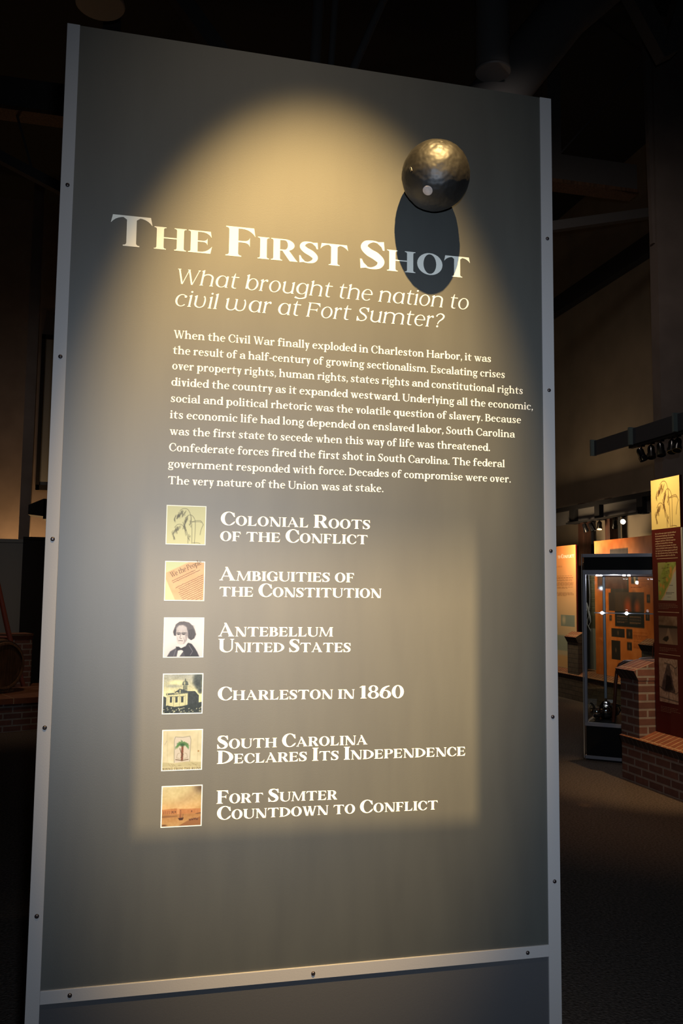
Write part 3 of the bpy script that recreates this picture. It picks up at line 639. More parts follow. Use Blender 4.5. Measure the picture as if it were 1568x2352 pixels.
def rice(w, h, bg, inkc, lw=.010):
    A = Art(w, h, bg); R = A.rs
    def curve(p): return [(x, y) for x, y in _spl(p, 8)]
    for p in ([(.66, .98), (.655, .6), (.63, .35), (.6, .2), (.53, .08), (.42, .06), (.33, .12)], [(.73, .98), (.74, .6), (.735, .4), (.70, .3), (.63, .23), (.55, .24), (.47, .32)], [(.56, .98), (.55, .8), (.5, .62), (.44, .55), (.38, .49), (.28, .49), (.2, .57)],
              [(.64, .42), (.72, .385), (.86, .37), (.92, .42), (.95, .48)], [(.64, .40), (.70, .41), (.84, .40), (.9, .42)], [(.95, .48), (.9, .6), (.87, .75)], [(.68, .97), (.8, .965), (.88, .98)], [(.56, .85), (.58, .74)], [(.62, .25), (.62, .36), (.6, .5)]):
        A.line(curve(p), lw, inkc, .8)
    def spray(a, b, n, L, drift):
        for k in range(n):
            t = R.rand(); x = a[0]+(b[0]-a[0])*t+R.randn()*.018; y = a[1]+(b[1]-a[1])*t+R.randn()*.012
            for q in range(3):
                l = L*(.4+.6*R.rand()); A.line([(x, y), (x+drift*l+R.randn()*.008, y+l*.5), (x+drift*l*1.5, y+l)], lw*.8, inkc, .55); x += drift*l*1.2; y += l*.8
    spray((.42, .1), (.22, .27), 22, .05, -.25); spray((.5, .1), (.36, .25), 12, .045, -.15); spray((.2, .3), (.23, .42), 5, .03, 0)
    spray((.53, .24), (.42, .5), 22, .045, -.05); spray((.46, .5), (.5, .72), 12, .04, .2); spray((.34, .5), (.16, .7), 18, .045, -.12); spray((.15, .7), (.2, .86), 8, .04, .2); spray((.3, .55), (.28, .7), 4, .03, 0); spray((.59, .35), (.6, .5), 6, .03, .05); spray((.57, .75), (.57, .88), 5, .025, .05)
    spray((.36, .16), (.26, .3), 16, .04, -.2); spray((.5, .3), (.45, .55), 16, .04, .0); spray((.3, .52), (.2, .66), 12, .04, -.1)
    return A
def pic_parchment():
    A = Art(88, 88, (226, 236, 170)); m = A.pmask([(.01, .29), (.57, .015), (.62, -.02), (1.02, -.02), (1.02, 1.02), (.27, 1.02), (.01, .45)])
    A.mix(A.blur(m, 2), (250, 196, 135)); A.fuzz(9, .07, m); R = A.rs
    for i in range(17):
        v = .47+.044*i; u0 = .17+.026*i; sl = -.5; pts = []; u = u0+(.05 if i in (2, 5, 6) else 0); 
        if i == 2 or i == 3: continue
        while u < .98:
            y = v+.035+(u-u0)*sl
            if y < .99 and y > .2: pts.append((u, y+R.randn()*.005))
            elif pts: break
            u += .012
        if len(pts) > 2: A.line(pts, .0105, (84, 52, 38), .8)
    return A
def pic_portrait():
    A = Art(88, 88, (252, 246, 232)); R = A.rs
    A.ell(.5, 1.0, .44, .3, (205, 200, 195), .5, al=.7)
    A.poly([(.08, 1), (.16, .86), (.33, .76), (.42, .72), (.62, .64), (.7, .66), (.8, .78), (.92, 1)], (78, 76, 82), 3)
    A.poly([(.62, .64), (.72, .68), (.86, .88), (.9, 1), (.55, 1), (.5, .85)], (50, 49, 56), 2); A.line([(.64, .7), (.74, .86), (.68, .96)], .012, (140, 136, 138)); A.line([(.3, .82), (.25, 1)], .012, (140, 138, 140))
    A.poly([(.33, .72), (.36, .62), (.6, .54), (.65, .58), (.53, .76), (.44, .8), (.36, .78)], (244, 238, 226), 1); A.poly([(.36, .84), (.46, .82), (.5, .86), (.4, 1.0), (.33, 1.0)], (242, 236, 224), 1)
    A.poly([(.3, .74), (.38, .74), (.44, .78), (.54, .73), (.58, .78), (.5, .84), (.4, .81), (.34, .84)], (40, 40, 46), 1)
    # hair swept back from the brow, falling in waves at both sides
    A.poly([(.25, .26), (.30, .15), (.38, .09), (.5, .08), (.63, .11), (.73, .20), (.79, .32), (.82, .42), (.78, .52), (.70, .57), (.62, .53), (.58, .40), (.34, .24), (.31, .34), (.30, .46), (.25, .45), (.22, .36)], (104, 99, 99), 2)
    A.poly([(.62, .30), (.74, .28), (.80, .42), (.76, .53), (.68, .57), (.62, .50)], (70, 67, 70), 3, .8); A.poly([(.23, .32), (.29, .27), (.31, .44), (.25, .45)], (72, 69, 72), 2, .8)
    A.poly([(.30, .40), (.31, .26), (.37, .19), (.48, .18), (.57, .24), (.60, .36), (.61, .46), (.58, .58), (.52, .66), (.44, .69), (.36, .67), (.32, .60), (.31, .50)], (230, 220, 208), 2)
    A.poly([(.52, .36), (.60, .36), (.61, .46), (.58, .58), (.52, .66), (.48, .68), (.54, .54)], (178, 167, 160), 3, .8); A.ell(.44, .25, .10, .06, (244, 236, 226), .6)
    for k in range(26):
        a = k/25; x = .27+.5*a; A.line([(.36+.22*a, .14+.02*sin(k*2.1)), (x, .14+.10*abs(a-.35)+.01*sin(k*1.7)), (x+.03, .26+.14*a), (x+.015*sin(k), .36+.16*a)], .008, (158, 152, 149) if k % 2 else (60, 57, 60), .5)
    for x in (.365, .495): A.ell(x, .415, .04, .016, (54, 50, 52), .5); A.line([(x-.05, .385), (x+.01, .376), (x+.055, .386)], .018, (66, 62, 64), .85)
    A.line([(.425, .40), (.40, .51), (.42, .53), (.45, .525)], .012, (116, 106, 102)); A.line([(.365, .585), (.41, .578), (.475, .588)], .014, (92, 80, 80)); A.line([(.5, .5), (.525, .60)], .012, (140, 130, 124), .8); A.line([(.335, .5), (.35, .57)], .01, (170, 160, 152), .7)
    return A
def pic_building():
    A = Art(88, 88, (246, 240, 176)); A.grad((178, 180, 160), (250, 243, 176), 0, .5); A.fuzz(6, .12)
    A.ell(.35, .22, .2, .07, (252, 246, 180), .4); A.ell(.25, .3, .18, .04, (168, 172, 150), .5, al=.7)
    for x, y, r in ((.9, .1, .13), (.86, .22, .1), (.92, .32, .09), (.95, .44, .06)): A.ell(x, y, r, r*1.1, (62, 72, 66), .4, al=.85)
    A.fuzz(22, .08)
    A.poly([(.62, .44), (.82, .44), (.92, .55), (.92, .86), (.62, .86)], (52, 62, 60)); A.poly([(.0, .56), (.1, .6), (.1, .9), (0, .9)], (66, 76, 70))
    A.poly([(.08, .52), (.63, .47), (.63, .86), (.08, .84)], (236, 230, 168)); A.poly([(.07, .49), (.64, .45), (.64, .49), (.07, .54)], (96, 104, 88))
    A.poly([(.26, .48), (.42, .37), (.62, .42), (.63, .47)], (70, 80, 74)); A.poly([(.28, .5), (.35, .455), (.42, .49)], (226, 220, 160))
    A.poly([(.5, .26), (.62, .26), (.62, .4), (.5, .4)], (88, 98, 86)); A.ell(.56, .24, .075, .075, (98, 108, 94), .1); A.poly([(.485, .25), (.64, .25), (.64, .27), (.485, .27)], (60, 68, 62)); A.line([(.56, .17), (.56, .12)], .022, (70, 78, 70)); A.ell(.54, .23, .02, .05, (200, 200, 150), .5)
    for x in (.51, .545, .58, .61): A.line([(x, .28), (x, .38)], .012, (206, 204, 150))
    for x in (.2, .34, .49): A.poly([(x-.03, .58), (x+.03, .575), (x+.03, .73), (x-.03, .73)], (60, 70, 64)); A.line([(x-.05, .575), (x+.05, .57)], .018, (120, 126, 100))
    for x in (.12, .27, .42, .57): A.line([(x, .53), (x, .82)], .01, (150, 152, 116))
    for x, y in ((.28, .4), (.43, .4), (.1, .46)): A.poly([(x-.015, y), (x+.015, y), (x+.015, y+.09), (x-.015, y+.09)], (206, 204, 150))
    A.poly([(0, .88), (.1, .8), (.3, .84), (.5, .82), (.75, .76), (1, .72), (1, 1), (0, 1)], (44, 56, 52), 1); A.fuzz(40, .1)
    R = A.rs
    for k in range(46): A.ell(R.rand(), .86+.14*R.rand(), .012, .022, (218, 216, 170) if R.rand() < .7 else (40, 50, 48), .4, R.rand()*90, .8)
    return A
def pic_palm():
    A = Art(88, 88, (238, 224, 172)); A.fuzz(5, .09); A.fuzz(16, .06); A.poly([(.28, .16), (.72, .15), (.7, .8), (.3, .82)], (232, 218, 186), 2)
    for p in ([(.3, .82), (.29, .25), (.32, .16), (.5, .18), (.69, .15), (.72, .24), (.7, .8)], [(.1, .04), (.13, .78)], [(.9, .04), (.9, .78)]): A.line(p, .014, (140, 138, 104), .75 if p[0][0] == .3 else .2)
    A.line([(.505, .42), (.5, .6), (.5, .76)], .055, (150, 84, 52)); 
    for k in range(7): A.line([(.475, .47+.045*k), (.535, .45+.045*k)], .01, (92, 58, 38), .7)
    A.line([(.44, .46), (.47, .56), (.53, .62), (.47, .7)], .016, (84, 66, 44), .9)
    R = A.rs
    for k in range(26):
        a = radians(10-200*k/25+R.randn()*4); L = .12+.05*R.rand(); x1, y1 = .5+L*cos(a)*1.1, .37+L*sin(a)*.9; c = (70+R.randint(40), 124+R.randint(30), 64+R.randint(20))
        A.line([(.5, .37), ((.5+x1)/2, (.37+y1)/2-.012), (x1, y1+.02+.03*abs(cos(a)))], .016, c, .8); A.line([((.5+x1)/2, (.37+y1)/2), (x1, y1+.05+.03*abs(cos(a)))], .013, c, .6)
    A.ell(.5, .37, .06, .04, (52, 96, 48), .5)
    for sx in (-1, 1): A.line([(.5+sx*.06, .72), (.5+sx*.14, .7), (.5+sx*.12, .6), (.5+sx*.07, .58)], .012, (170, 152, 118), .8); A.line([(.5, .77), (.5+sx*.16, .745)], .022, (110, 84, 58), .85)
    A.poly([(0, .8), (.3, .84), (.6, .8), (1, .82), (1, .93), (0, .92)], (196, 184, 126), 4, .6)
    for k in range(14): x = R.rand(); A.line([(x, .82+.1*R.rand()), (x+.06, .86+.08*R.rand())], .01, (160, 144, 96), .6)
    A.poly([(0, .93), (1, .93), (1, 1), (0, 1)], (226, 212, 150), 2); A.ell(.92, .54, .02, .02, (180, 128, 60), .4); A.line([(.05, .35), (.1, .26)], .02, (186, 170, 140), .6)
    return A
def pic_fort():
    A = Art(88, 88, (240, 205, 130)); A.grad((236, 220, 158), (244, 196, 122), 0, .55); A.fuzz(4, .14); A.fuzz(9, .08)
    A.ell(.75, .2, .4, .12, (202, 168, 112), .8, -30, .6); A.ell(.3, .2, .3, .14, (248, 228, 160), .8, -20, .7); A.ell(1.0, .02, .16, .14, (96, 72, 50), .7, 0, .8)
    A.poly([(.0, .575), (.36, .55), (.4, .57), (1.0, .575), (1, .7), (0, .7)], (212, 140, 78), 1); A.poly([(.38, .56), (.44, .555), (.44, .7), (.38, .7)], (236, 170, 104), 1)
    for k in range(6): A.ell(.05+.05*k, .63, .009, .02, (150, 92, 52), .4); A.ell(.05+.05*k, .67, .009, .02, (150, 92, 52), .4)
    for x in (.27, .34, .76): A.ell(x, .64, .014, .02, (110, 66, 42), .4)
    A.grad((196, 136, 74), (226, 176, 104), .7, 1.0, A.pmask([(0, .7), (1, .7), (1, 1), (0, 1)])); A.fuzz(24, .07)
    A.poly([(.0, .73), (.4, .74), (.4, .76), (0, .78)], (128, 84, 52), 3, .6); A.poly([(.42, 1), (.65, .88), (1, .78), (1, 1)], (166, 108, 60), 2, .9)
    A.poly([(.41, .8), (.56, .79), (.53, .86), (.45, .86)], (78, 44, 30), 1); A.line([(.49, .8), (.475, .6)], .013, (100, 62, 42)); A.line([(.53, .8), (.54, .7)], .01, (100, 62, 42)); A.poly([(.44, .79), (.48, .62), (.5, .79)], (170, 104, 62), 1)
    for x, y in ((.72, .85), (.78, .84), (.84, .83), (.9, .84)): A.ell(x, y, .025, .025, (96, 54, 36), .6); A.ell(x, y-.02, .012, .012, (206, 150, 96), .4)
    A.poly([(.86, .7), (1, .68), (1, .705), (.86, .71)], (110, 72, 46), 1); A.ell(.06, .97, .07, .02, (120, 78, 46), .6)
    return A
PX = [(.3023, 1.6981, rice(88, 88, (250, 244, 172), (96, 92, 62), .011), 'line drawing of drooping rice heads on pale yellow'), (.3027, 1.5715, pic_parchment(), 'tilted parchment page headed We the People'),
      (.3039, 1.4452, pic_portrait(), 'engraved bust of a man with swept grey hair'), (.3052, 1.3210, pic_building(), 'engraving of a domed hall above a crowd'),
      (.3074, 1.1979, pic_palm(), 'painted palmetto tree in a stone frame'), (.3097, 1.0765, pic_fort(), 'golden painting of a fort and a boat on water')]
for i, (cx, cz, art, lab) in enumerate(PX):
    hs = .0446; b = .0018 if i in (0, 1, 2) else .0022
    mb = MB(); art_mesh(mb, art, FN, cx-hs+b, cz+hs-b, cx+hs-b, cz-hs+b, .0002, (.265, .325, .52))
    pc = mb.build('topic_picture', M['pict'], panel, colors=True); pc['label'] = lab
    mb = MB(); f = [[(cx-hs, cz-hs), (cx+hs, cz-hs), (cx+hs, cz+hs), (cx-hs, cz+hs)]]; ink(mb, f, FN, .0001)
    mb.build('picture_border', M['white_line'], pc)
    if i == 1:      # the heading on the parchment
        a = radians(25); pl = letters('We the People', dict(TEXT, w=.15, t=.05), 0, .0735, .0118, None, .1)
        pl = [[(cx-.0290+x*cos(a)-y*sin(a), cz+.0080+x*sin(a)+y*cos(a)) for x, y in q] for q in pl]
        mb = MB(); ink(mb, pl, FN, .0004); mb.build('parchment_lettering', M['rust_ink'], pc)
    if i == 4:
        pl = letters('RISING FROM THE RUINS', dict(TEXT, w=.2), 0, .083, .0048, None, 0, .25, .6); mb = MB()
        ink(mb, [[(cx-.0415+x, cz-.0425+y) for x, y in q] for q in pl], FN, .0004); mb.build('motto_lettering', M['ink'], pc)

# ---------------------------------------------------------------- the cannonball on the panel
BC = Vector((.8699, -.0838, 2.5578)); BR = .0823
ball = thing('cannonball', 'black pitted iron cannonball fixed to the panel above the word Shot', 'cannonball', BC)
bm = bmesh.new(); bmesh.ops.create_icosphere(bm, subdivisions=6, radius=BR)
dents = [((.05, -.72, .70), .22, .0035), ((.2, -.72, .66), .13, .003), ((-.12, -.75, .62), .1, .0025), ((.62, -.62, .38), .15, .0032), ((.55, -.55, .62), .12, .003), ((-.35, -.8, .42), .11, .0022), ((.25, -.93, -.05), .12, .0016), ((-.2, -.9, .38), .07, .002), ((.7, -.6, .2), .09, .002)]
dents = [(Vector(d).normalized(), r, k) for d, r, k in dents]
for v in bm.verts:
    n = v.co.normalized(); h = .0011*noise.noise(n*4)+.0006*noise.noise(n*11)
    for d, r, k in dents:
        t = (n-d).length/r
        if t < 1: h -= k*(1-t*t)**2*(.55+.9*noise.noise(n*26+d*5))
    v.co = n*(BR+h)
me = bpy.data.meshes.new('iron_sphere'); bm.to_mesh(me); bm.free(); me.materials.append(M['iron'])
for p in me.polygons: p.use_smooth = True
o = bpy.data.objects.new('iron_sphere', me); COL.objects.link(o); o.parent = ball
vd = (CAM-BC).normalized(); rt = R_CAM @ Vector((1, 0, 0)); rt = (rt-vd*rt.dot(vd)).normalized(); upv = vd.cross(rt)
def seen(a, b): return (rt*a+upv*b+vd*sqrt(1-a*a-b*b)).normalized()
n = seen(-.215, -.40); q = MB().lathe([(.0118, -.002), (.0118, .0006), (.0108, .0014), (.0014, .0014), (.001, .0008), (0, .0008)], 28, 0, BC+n*(BR-.0002), n); tag(q.build('fuse_plug', M['plug'], ball), 'pale round plug')
n = seen(-.72, .16); up2 = (Vector((0, 0, 1))-n*n.z).normalized(); sd = n.cross(up2)
MB().bar(BC+n*(BR-.001)+up2*.006+sd*.002, BC+n*(BR-.001)-up2*.006-sd*.002, .0066, .0046).build('slot', M['dark'], ball)
MB().bar(BC+n*(BR+.0004)+up2*.0040-sd*.0016, BC+n*(BR+.0004)-up2*.0050-sd*.0036, .0009, .003).build('slot_edge', M['plug'], ball)
MB().lathe([(.012, 0), (.012, .0085)], 16, 0, (BC.x, -.0088, BC.z), (0, 1, 0)).build('mounting_stud', M['screw'], ball)

# ---------------------------------------------------------------- brick plinths with rowlock ledges and piers
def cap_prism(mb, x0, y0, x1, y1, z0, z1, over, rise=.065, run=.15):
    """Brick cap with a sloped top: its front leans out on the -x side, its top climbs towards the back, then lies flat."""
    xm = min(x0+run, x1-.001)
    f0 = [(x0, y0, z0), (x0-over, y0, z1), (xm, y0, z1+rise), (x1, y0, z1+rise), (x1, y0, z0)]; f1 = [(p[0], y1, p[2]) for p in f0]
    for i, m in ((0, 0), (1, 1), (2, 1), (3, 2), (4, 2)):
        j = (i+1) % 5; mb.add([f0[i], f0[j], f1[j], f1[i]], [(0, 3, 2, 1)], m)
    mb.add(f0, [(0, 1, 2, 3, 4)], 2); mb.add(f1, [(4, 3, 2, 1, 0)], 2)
    return mb
def plinth(label, x, y0, y1, depth, piers, bm_, rows, sold, pierd=None):
    root = thing('brick_plinth', label, 'brick wall', (x, y0, 0))
    MB().box(x, y0, 0, x+depth, y1, .30).build('low_wall', bm_, root)
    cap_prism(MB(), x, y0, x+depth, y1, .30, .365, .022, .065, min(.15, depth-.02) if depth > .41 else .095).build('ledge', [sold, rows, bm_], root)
    for p0, p1 in piers:
        MB().box(x-.001, p0, .30, x+(pierd or depth), p1, .845).build('pier', bm_, root)
        cap_prism(MB(), x-.001, p0-.004, x+(pierd or depth), p1+.012, .845, .926, .045, .075, .16).build('pier_cap', [sold, rows, bm_], root)
    return root
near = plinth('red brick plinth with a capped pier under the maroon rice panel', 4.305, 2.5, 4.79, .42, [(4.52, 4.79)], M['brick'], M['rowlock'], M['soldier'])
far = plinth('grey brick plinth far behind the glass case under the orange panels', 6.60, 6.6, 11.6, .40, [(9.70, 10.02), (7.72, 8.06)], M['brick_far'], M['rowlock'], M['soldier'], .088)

# ---------------------------------------------------------------- the maroon rice panel on the near plinth
XR = 4.455
red = thing('exhibit_panel', 'tall maroon panel with a rice drawing at its top, on the red brick ledge', 'panel', (XR+.012, 4.31, .432))
MB().box(XR, 4.112, .432, XR+.022, 4.512, 2.527).build('panel_board', M['red'], red)
MB().box(XR-.004, 4.085, .432, XR+.026, 4.108, 2.1).build('edge_trim', M['strip'], red)
FR = lambda u, v, d: (XR-.0012-d, u, v)
mb = MB(); art_mesh(mb, rice(96, 100, (246, 214, 138), (92, 58, 30), .0115), FR, 4.510, 2.525, 4.114, 2.106)
o = mb.build('rice_picture', M['pict'], red, colors=True); o['label'] = 'large yellow drawing of drooping rice heads'
RT = ['Rice was the main export crop that defined', 'the lowcountry landscape. Rice planting', 'required a tremendous investment in', 'manpower and slaves. With the expertise', 'and labor of enslaved West Africans,', 'South Carolina planters became the richest', 'colonists in British North America. Following', 'the American Revolution, planters perfected', 'the tidal cultivation of rice, further increasing', 'the extraordinary wealth of an elite few.']
ends = [.285, .268, .25, .278, .245, .287, .305, .30, .303, .272]
mb = MB()
for i, (t, e) in enumerate(zip(RT, ends)):
    pl = letters(t, TEXT, 0, e, .0128); ink(mb, [[(4.462-x, 2.062-.0206*i+y) for x, y in q] for q in pl], FR)
mb.build('panel_text', M['tan_ink'], red)
for zr, a in ((1.860, 1), (1.420, 1), (1.076, 1)):
    mb = MB(); ink(mb, [[(4.447, zr), (4.158, zr), (4.158, zr-.004), (4.447, zr-.004)]], FR); mb.build('rule_line', M['tan_ink'], red)
A = Art(50, 62, (150, 158, 72), 2); A.fuzz(6, .16); A.fuzz(20, .1); A.poly([(0, .0), (.45, 0), (0, .5)], (172, 158, 100), 6, .7)
A.poly([(1.0, .08), (.82, .22), (.75, .42), (.58, .6), (.45, .7), (.32, .85), (.1, 1.01), (1.01, 1.01)], (216, 172, 120), 1); A.poly([(1.01, .2), (.86, .32), (.72, .52), (.55, .68), (.42, .82), (.2, 1.01), (1.01, 1.01)], (196, 192, 176), 2)
for x, y in ((.72, .26), (.66, .36), (.72, .18), (.5, .46), (.3, .64), (.14, .6), (.1, .8)): A.ell(x, y, .06, .05, (226, 146, 60), .6, 30, .9)
for k in range(16): A.ell(A.rs.rand()*.6, A.rs.rand()*.6, .05, .008, (96, 78, 44), .6)
A.text(.62, .9, .6, 1, .03, (70, 66, 60)); A.text(.42, .88, .79, 2, .032, (70, 66, 60)); A.text(.5, .8, .9, 1, .03, (70, 66, 60))
mb = MB(); art_mesh(mb, A, FR, 4.434, 1.826, 4.186, 1.514, 0.0, .8); o = mb.build('map_picture', M['pict'], red, colors=True); o['label'] = 'green coastal map'
A = Art(46, 42, (150, 118, 96), 2); A.fuzz(5, .2); A.fuzz(12, .15); A.grad((120, 96, 84), (168, 136, 110), .45, 1, A.pmask([(0, .42), (1, .42), (1, 1), (0, 1)])); A.poly([(0, .33), (1, .34), (1, .42), (0, .43)], (36, 28, 26), 1); A.poly([(.5, .42), (.54, .42), (.78, 1), (.3, 1)], (196, 160, 130), 3, .6); A.poly([(.2, .85), (.3, .76), (.5, .7), (.54, .8), (.46, .88), (.4, .92)], (26, 18, 18), 1)
mb = MB(); art_mesh(mb, A, FR, 4.440, 1.385, 4.188, 1.158, 0.0, .6); o = mb.build('field_picture', M['pict'], red, colors=True); o['label'] = 'brown photograph of a flooded field'
A = Art(46, 66, (206, 172, 146), 2); A.fuzz(7, .08); A.poly([(.44, .13), (.58, .14), (.74, .55), (.86, .72), (.8, .75), (.3, .76), (.1, .7), (.2, .5)], (96, 78, 76), 2); A.poly([(.4, .38), (.6, .4), (.74, .7), (.3, .74)], (30, 22, 24), 2); A.fuzz(30, .22)
for p in ([(.3, .11), (.66, .13), (.86, .2), (.96, .17)], [(.84, .2), (.88, .34)], [(.9, .2), (.95, .36)], [(0, .66), (.16, .7), (.9, .77), (1, .72)], [(.0, .9), (1, .94)], [(.5, .76), (.5, .98)]): A.line(p, .02, (52, 40, 42), .8)
for k in range(30): x = .28+.4*A.rs.rand(); y = .2+.5*A.rs.rand(); A.line([(x, y), (x+.08, y+.05)], .012, (44, 34, 36), .6)
mb = MB(); art_mesh(mb, A, FR, 4.448, 1.041, 4.196, .686, 0.0, .65); o = mb.build('sketch_picture', M['pict'], red, colors=True); o['label'] = 'ink sketch of a tall hut'
M['dim_ink'] = mat('dim_tan_ink', (.20, .09, .06), .7)
for z0, n in ((1.487, 4), (1.128, 3), (.650, 4)):
    mb = MB()
    for r in range(n):
        u = 4.436; e = 4.19+random.random()*.05+(.09 if r == n-1 else 0)
        while u > e:
            L = .012+.02*random.random(); ink(mb, [[(u, z0-.0125*r), (u-L, z0-.0125*r), (u-L, z0-.0125*r-.0055), (u, z0-.0125*r-.0055)]], FR); u -= L+.006
    mb.build('caption_text', M['dim_ink'], red)

# ---------------------------------------------------------------- the glass display case
case = thing('display_case', 'tall glass display case with black header and base between the brick plinths', 'display case', (4.40, 5.585, 0), radians(-39.5))
CW, CD, CH = .80, 1.15, 1.945
def cbox(name, x0, y0, z0, x1, y1, z1, m, bev=0): return MB().box(x0, y0, z0, x1, y1, z1).build(name, M[m], case, world=False, bevel=bev)
cbox('base', .012, .012, .045, CW-.012, CD-.012, .318, 'black'); cbox('header', .012, .012, 1.79, CW-.012, CD-.012, 1.912, 'black')
for nm, z0, z1 in (('base_rail', .015, .045), ('deck_rail', .318, .353), ('light_rail', 1.748, 1.79), ('top_rail', 1.912, 1.945)): cbox(nm, 0, 0, z0, CW, CD, z1, 'steel', .002)
for x, y in ((0, 0), (CW-.028, 0), (0, CD-.028), (CW-.028, CD-.028)): cbox('corner_post', x, y, .353, x+.028, y+.028, 1.748, 'steel', .002)
cbox('foot', .06, .06, 0, CW-.06, CD-.06, .015, 'black')
cbox('edge_trim', -.012, .0, .02, -.004, .01, 1.945, 'pale')
cbox('deck', .03, .03, .353, CW-.03, CD-.03, .357, 'black')
for a in ((.028, .010, CW-.028, .016), (.010, .028, .016, CD-.028), (.028, CD-.016, CW-.028, CD-.010)): cbox('glass_pane', a[0], a[1], .353, a[2], a[3], 1.748, 'glass')
lb = cbox('light_bar', .05, .30, 1.372, CW-.05, .312, 1.382, 'steel')
for x in (.13, .36): MB().lathe([(0, -.012), (.011, -.008), (.015, 0), (.011, .008), (0, .012)], 14, 0, (x, .290, 1.377), (0, -1, 0)).build('bar_lamp', M['coolglow'], lb, world=False)
for x, y in ((.10, .22), (.13, .25), (.36, .16), (.40, .2)): MB().lathe([(0, 0), (.013, .001), (.013, .012)], 14, 0, (x, y, 1.736)).build('downlight', M['coolglow'], case, world=False)
cw = lambda x, y, z: Matrix.Translation((4.40, 5.585, 0)) @ Matrix.Rotation(radians(-39.5), 4, 'Z') @ Vector((x, y, z))
bulb('case_lamp', cw(.25, .3, 1.7), 5, (.9, .92, 1.0), .02)
# what stands and hangs in the case
def ware(name, label, cat, x, y, parts):
    r = thing(name, label, cat, cw(x, y, .357), radians(-39.5), None)
    for nm, fn, mm in parts:
        b = MB(); fn(b); b.build(nm, M[mm], r, world=False)
    return r
ware('teapot', 'round polished teapot at the middle of the glass case', 'teapot', .15, .29, [
    ('pot_body', lambda b: b.lathe([(.035, 0), (.045, .006), (.07, .03), (.085, .07), (.08, .11), (.055, .14), (.03, .15)], 28), 'silver'),
    ('lid', lambda b: b.lathe([(.05, .146), (.035, .165), (.012, .175), (.012, .183), (.016, .19), (0, .2)], 24), 'silver'),
    ('spout', lambda b: b.tube([(-.07, 0, .06), (-.105, 0, .085), (-.12, 0, .12), (-.145, 0, .145)], [.02, .015, .011, .009], 12), 'silver'),
    ('handle', lambda b: b.tube([(.07, 0, .12), (.12, 0, .13), (.135, 0, .09), (.115, 0, .05), (.075, 0, .045)], .007, 10), 'black')])
ware('bowl', 'small shiny footed bowl beside the teapot in the glass case', 'bowl', .085, .15, [
    ('bowl_body', lambda b: b.lathe([(.03, 0), (.028, .008), (.012, .018), (.03, .03), (.056, .05), (.064, .08), (.058, .10), (.064, .106), (.056, .106), (.05, .08), (.0, .05)], 26), 'silver')])
ware('cream_jug', 'polished jug left of the wooden frame in the glass case', 'jug', .20, .46, [
    ('jug_body', lambda b: b.lathe([(.026, 0), (.022, .01), (.045, .04), (.048, .07), (.03, .105), (.036, .13), (.033, .13), (.026, .105)], 24), 'silver'),
    ('handle', lambda b: b.tube([(.034, 0, .12), (.07, 0, .115), (.075, 0, .08), (.045, 0, .05)], .005, 8), 'silver')])
ware('salver', 'oval silver tray leaning at the back of the glass case', 'tray', .52, .72, [
    ('tray_plate', lambda b: b.lathe([(0, 0), (.10, .0), (.125, .012), (.13, .016), (.12, .018), (.1, .006), (0, .005)], 30, 0, (0, 0, .13), (0, -1, .18)), 'silver')])
ware('coffee_pot', 'tall copper coloured pot by the pier in the glass case', 'pot', .37, .42, [
    ('pot_body', lambda b: b.lathe([(.045, 0), (.04, .01), (.058, .05), (.06, .09), (.04, .15), (.034, .19), (.04, .2), (.02, .22), (.008, .235), (.012, .245), (0, .255)], 26), 'copper'),
    ('handle', lambda b: b.tube([(.036, 0, .19), (.09, 0, .18), (.095, 0, .12), (.055, 0, .07)], .007, 8), 'black')])
for i, (x, y, lab) in enumerate(((.055, .40, 'tiny polished cup near the left glass, in front of the other cup in the case'), (.09, .62, 'tiny polished cup at the left rear of the glass case deck'))):
    ware('cup', lab, 'cup', x, y, [('cup_body', lambda b: b.lathe([(.016, 0), (.014, .006), (.024, .02), (.027, .05), (.025, .05), (.02, .02), (0, .012)], 18), 'silver')])
r = thing('bent_wood_frame', 'dark bent wooden arm frame standing in the glass case', 'wooden frame', cw(.245, .10, .357), radians(-39.5))
MB().tube([(0, 0, 0), (.012, 0, .12), (.022, 0, .25), (.03, .0, .38), (.04, .01, .47), (.065, .02, .535), (.11, .03, .565), (.18, .04, .57), (.27, .05, .56)], [.015, .016, .016, .017, .018, .019, .02, .019, .018], 14).build('front_arm', M['bent'], r, world=False)
MB().tube([(.20, .16, .55), (.235, .18, .585), (.30, .2, .595), (.40, .2, .60)], .017, 12).build('back_rail', M['bent'], r, world=False)
MB().tube([(.27, .05, .56), (.285, .06, .3), (.29, .06, 0)], .016, 12).build('back_post', M['bent'], r, world=False)
MB().tube([(.40, .2, .60), (.405, .2, .3), (.405, .2, 0)], .016, 12).build('back_post', M['bent'], r, world=False)
MB().tube([(.285, .06, .28), (.34, .13, .29), (.405, .2, .3)], .012, 10).build('cross_rail', M['bent'], r, world=False)
MB().tube([(.20, .16, .55), (.24, .11, .556), (.27, .05, .56)], .015, 10).build('cross_rail', M['bent'], r, world=False)
for k in range(2): MB().tube([(.345+.04*k, .19, .60), (.35+.04*k, .19, .68+.02*k), (.36+.045*k, .19, .75)], .006, 8).build('spindle', M['bent'], r, world=False)
r = thing('sword_knot', 'pale twisted cord with tassel hanging inside the left of the glass case', 'cord', cw(.045, .06, 1.748), radians(-39.5))
MB().tube([(0, 0, 0), (.003, 0, -.1), (.009, 0, -.2), (.006, 0, -.28), (.001, 0, -.34)], .0035, 8).build('cord', M['cord'], r, world=False)
MB().tube([(-.022, 0, -.27), (-.012, 0, -.33), (.003, 0, -.40), (.012, 0, -.455)], [.003, .010, .009, .004], 8).build('tassel', M['cord'], r, world=False)
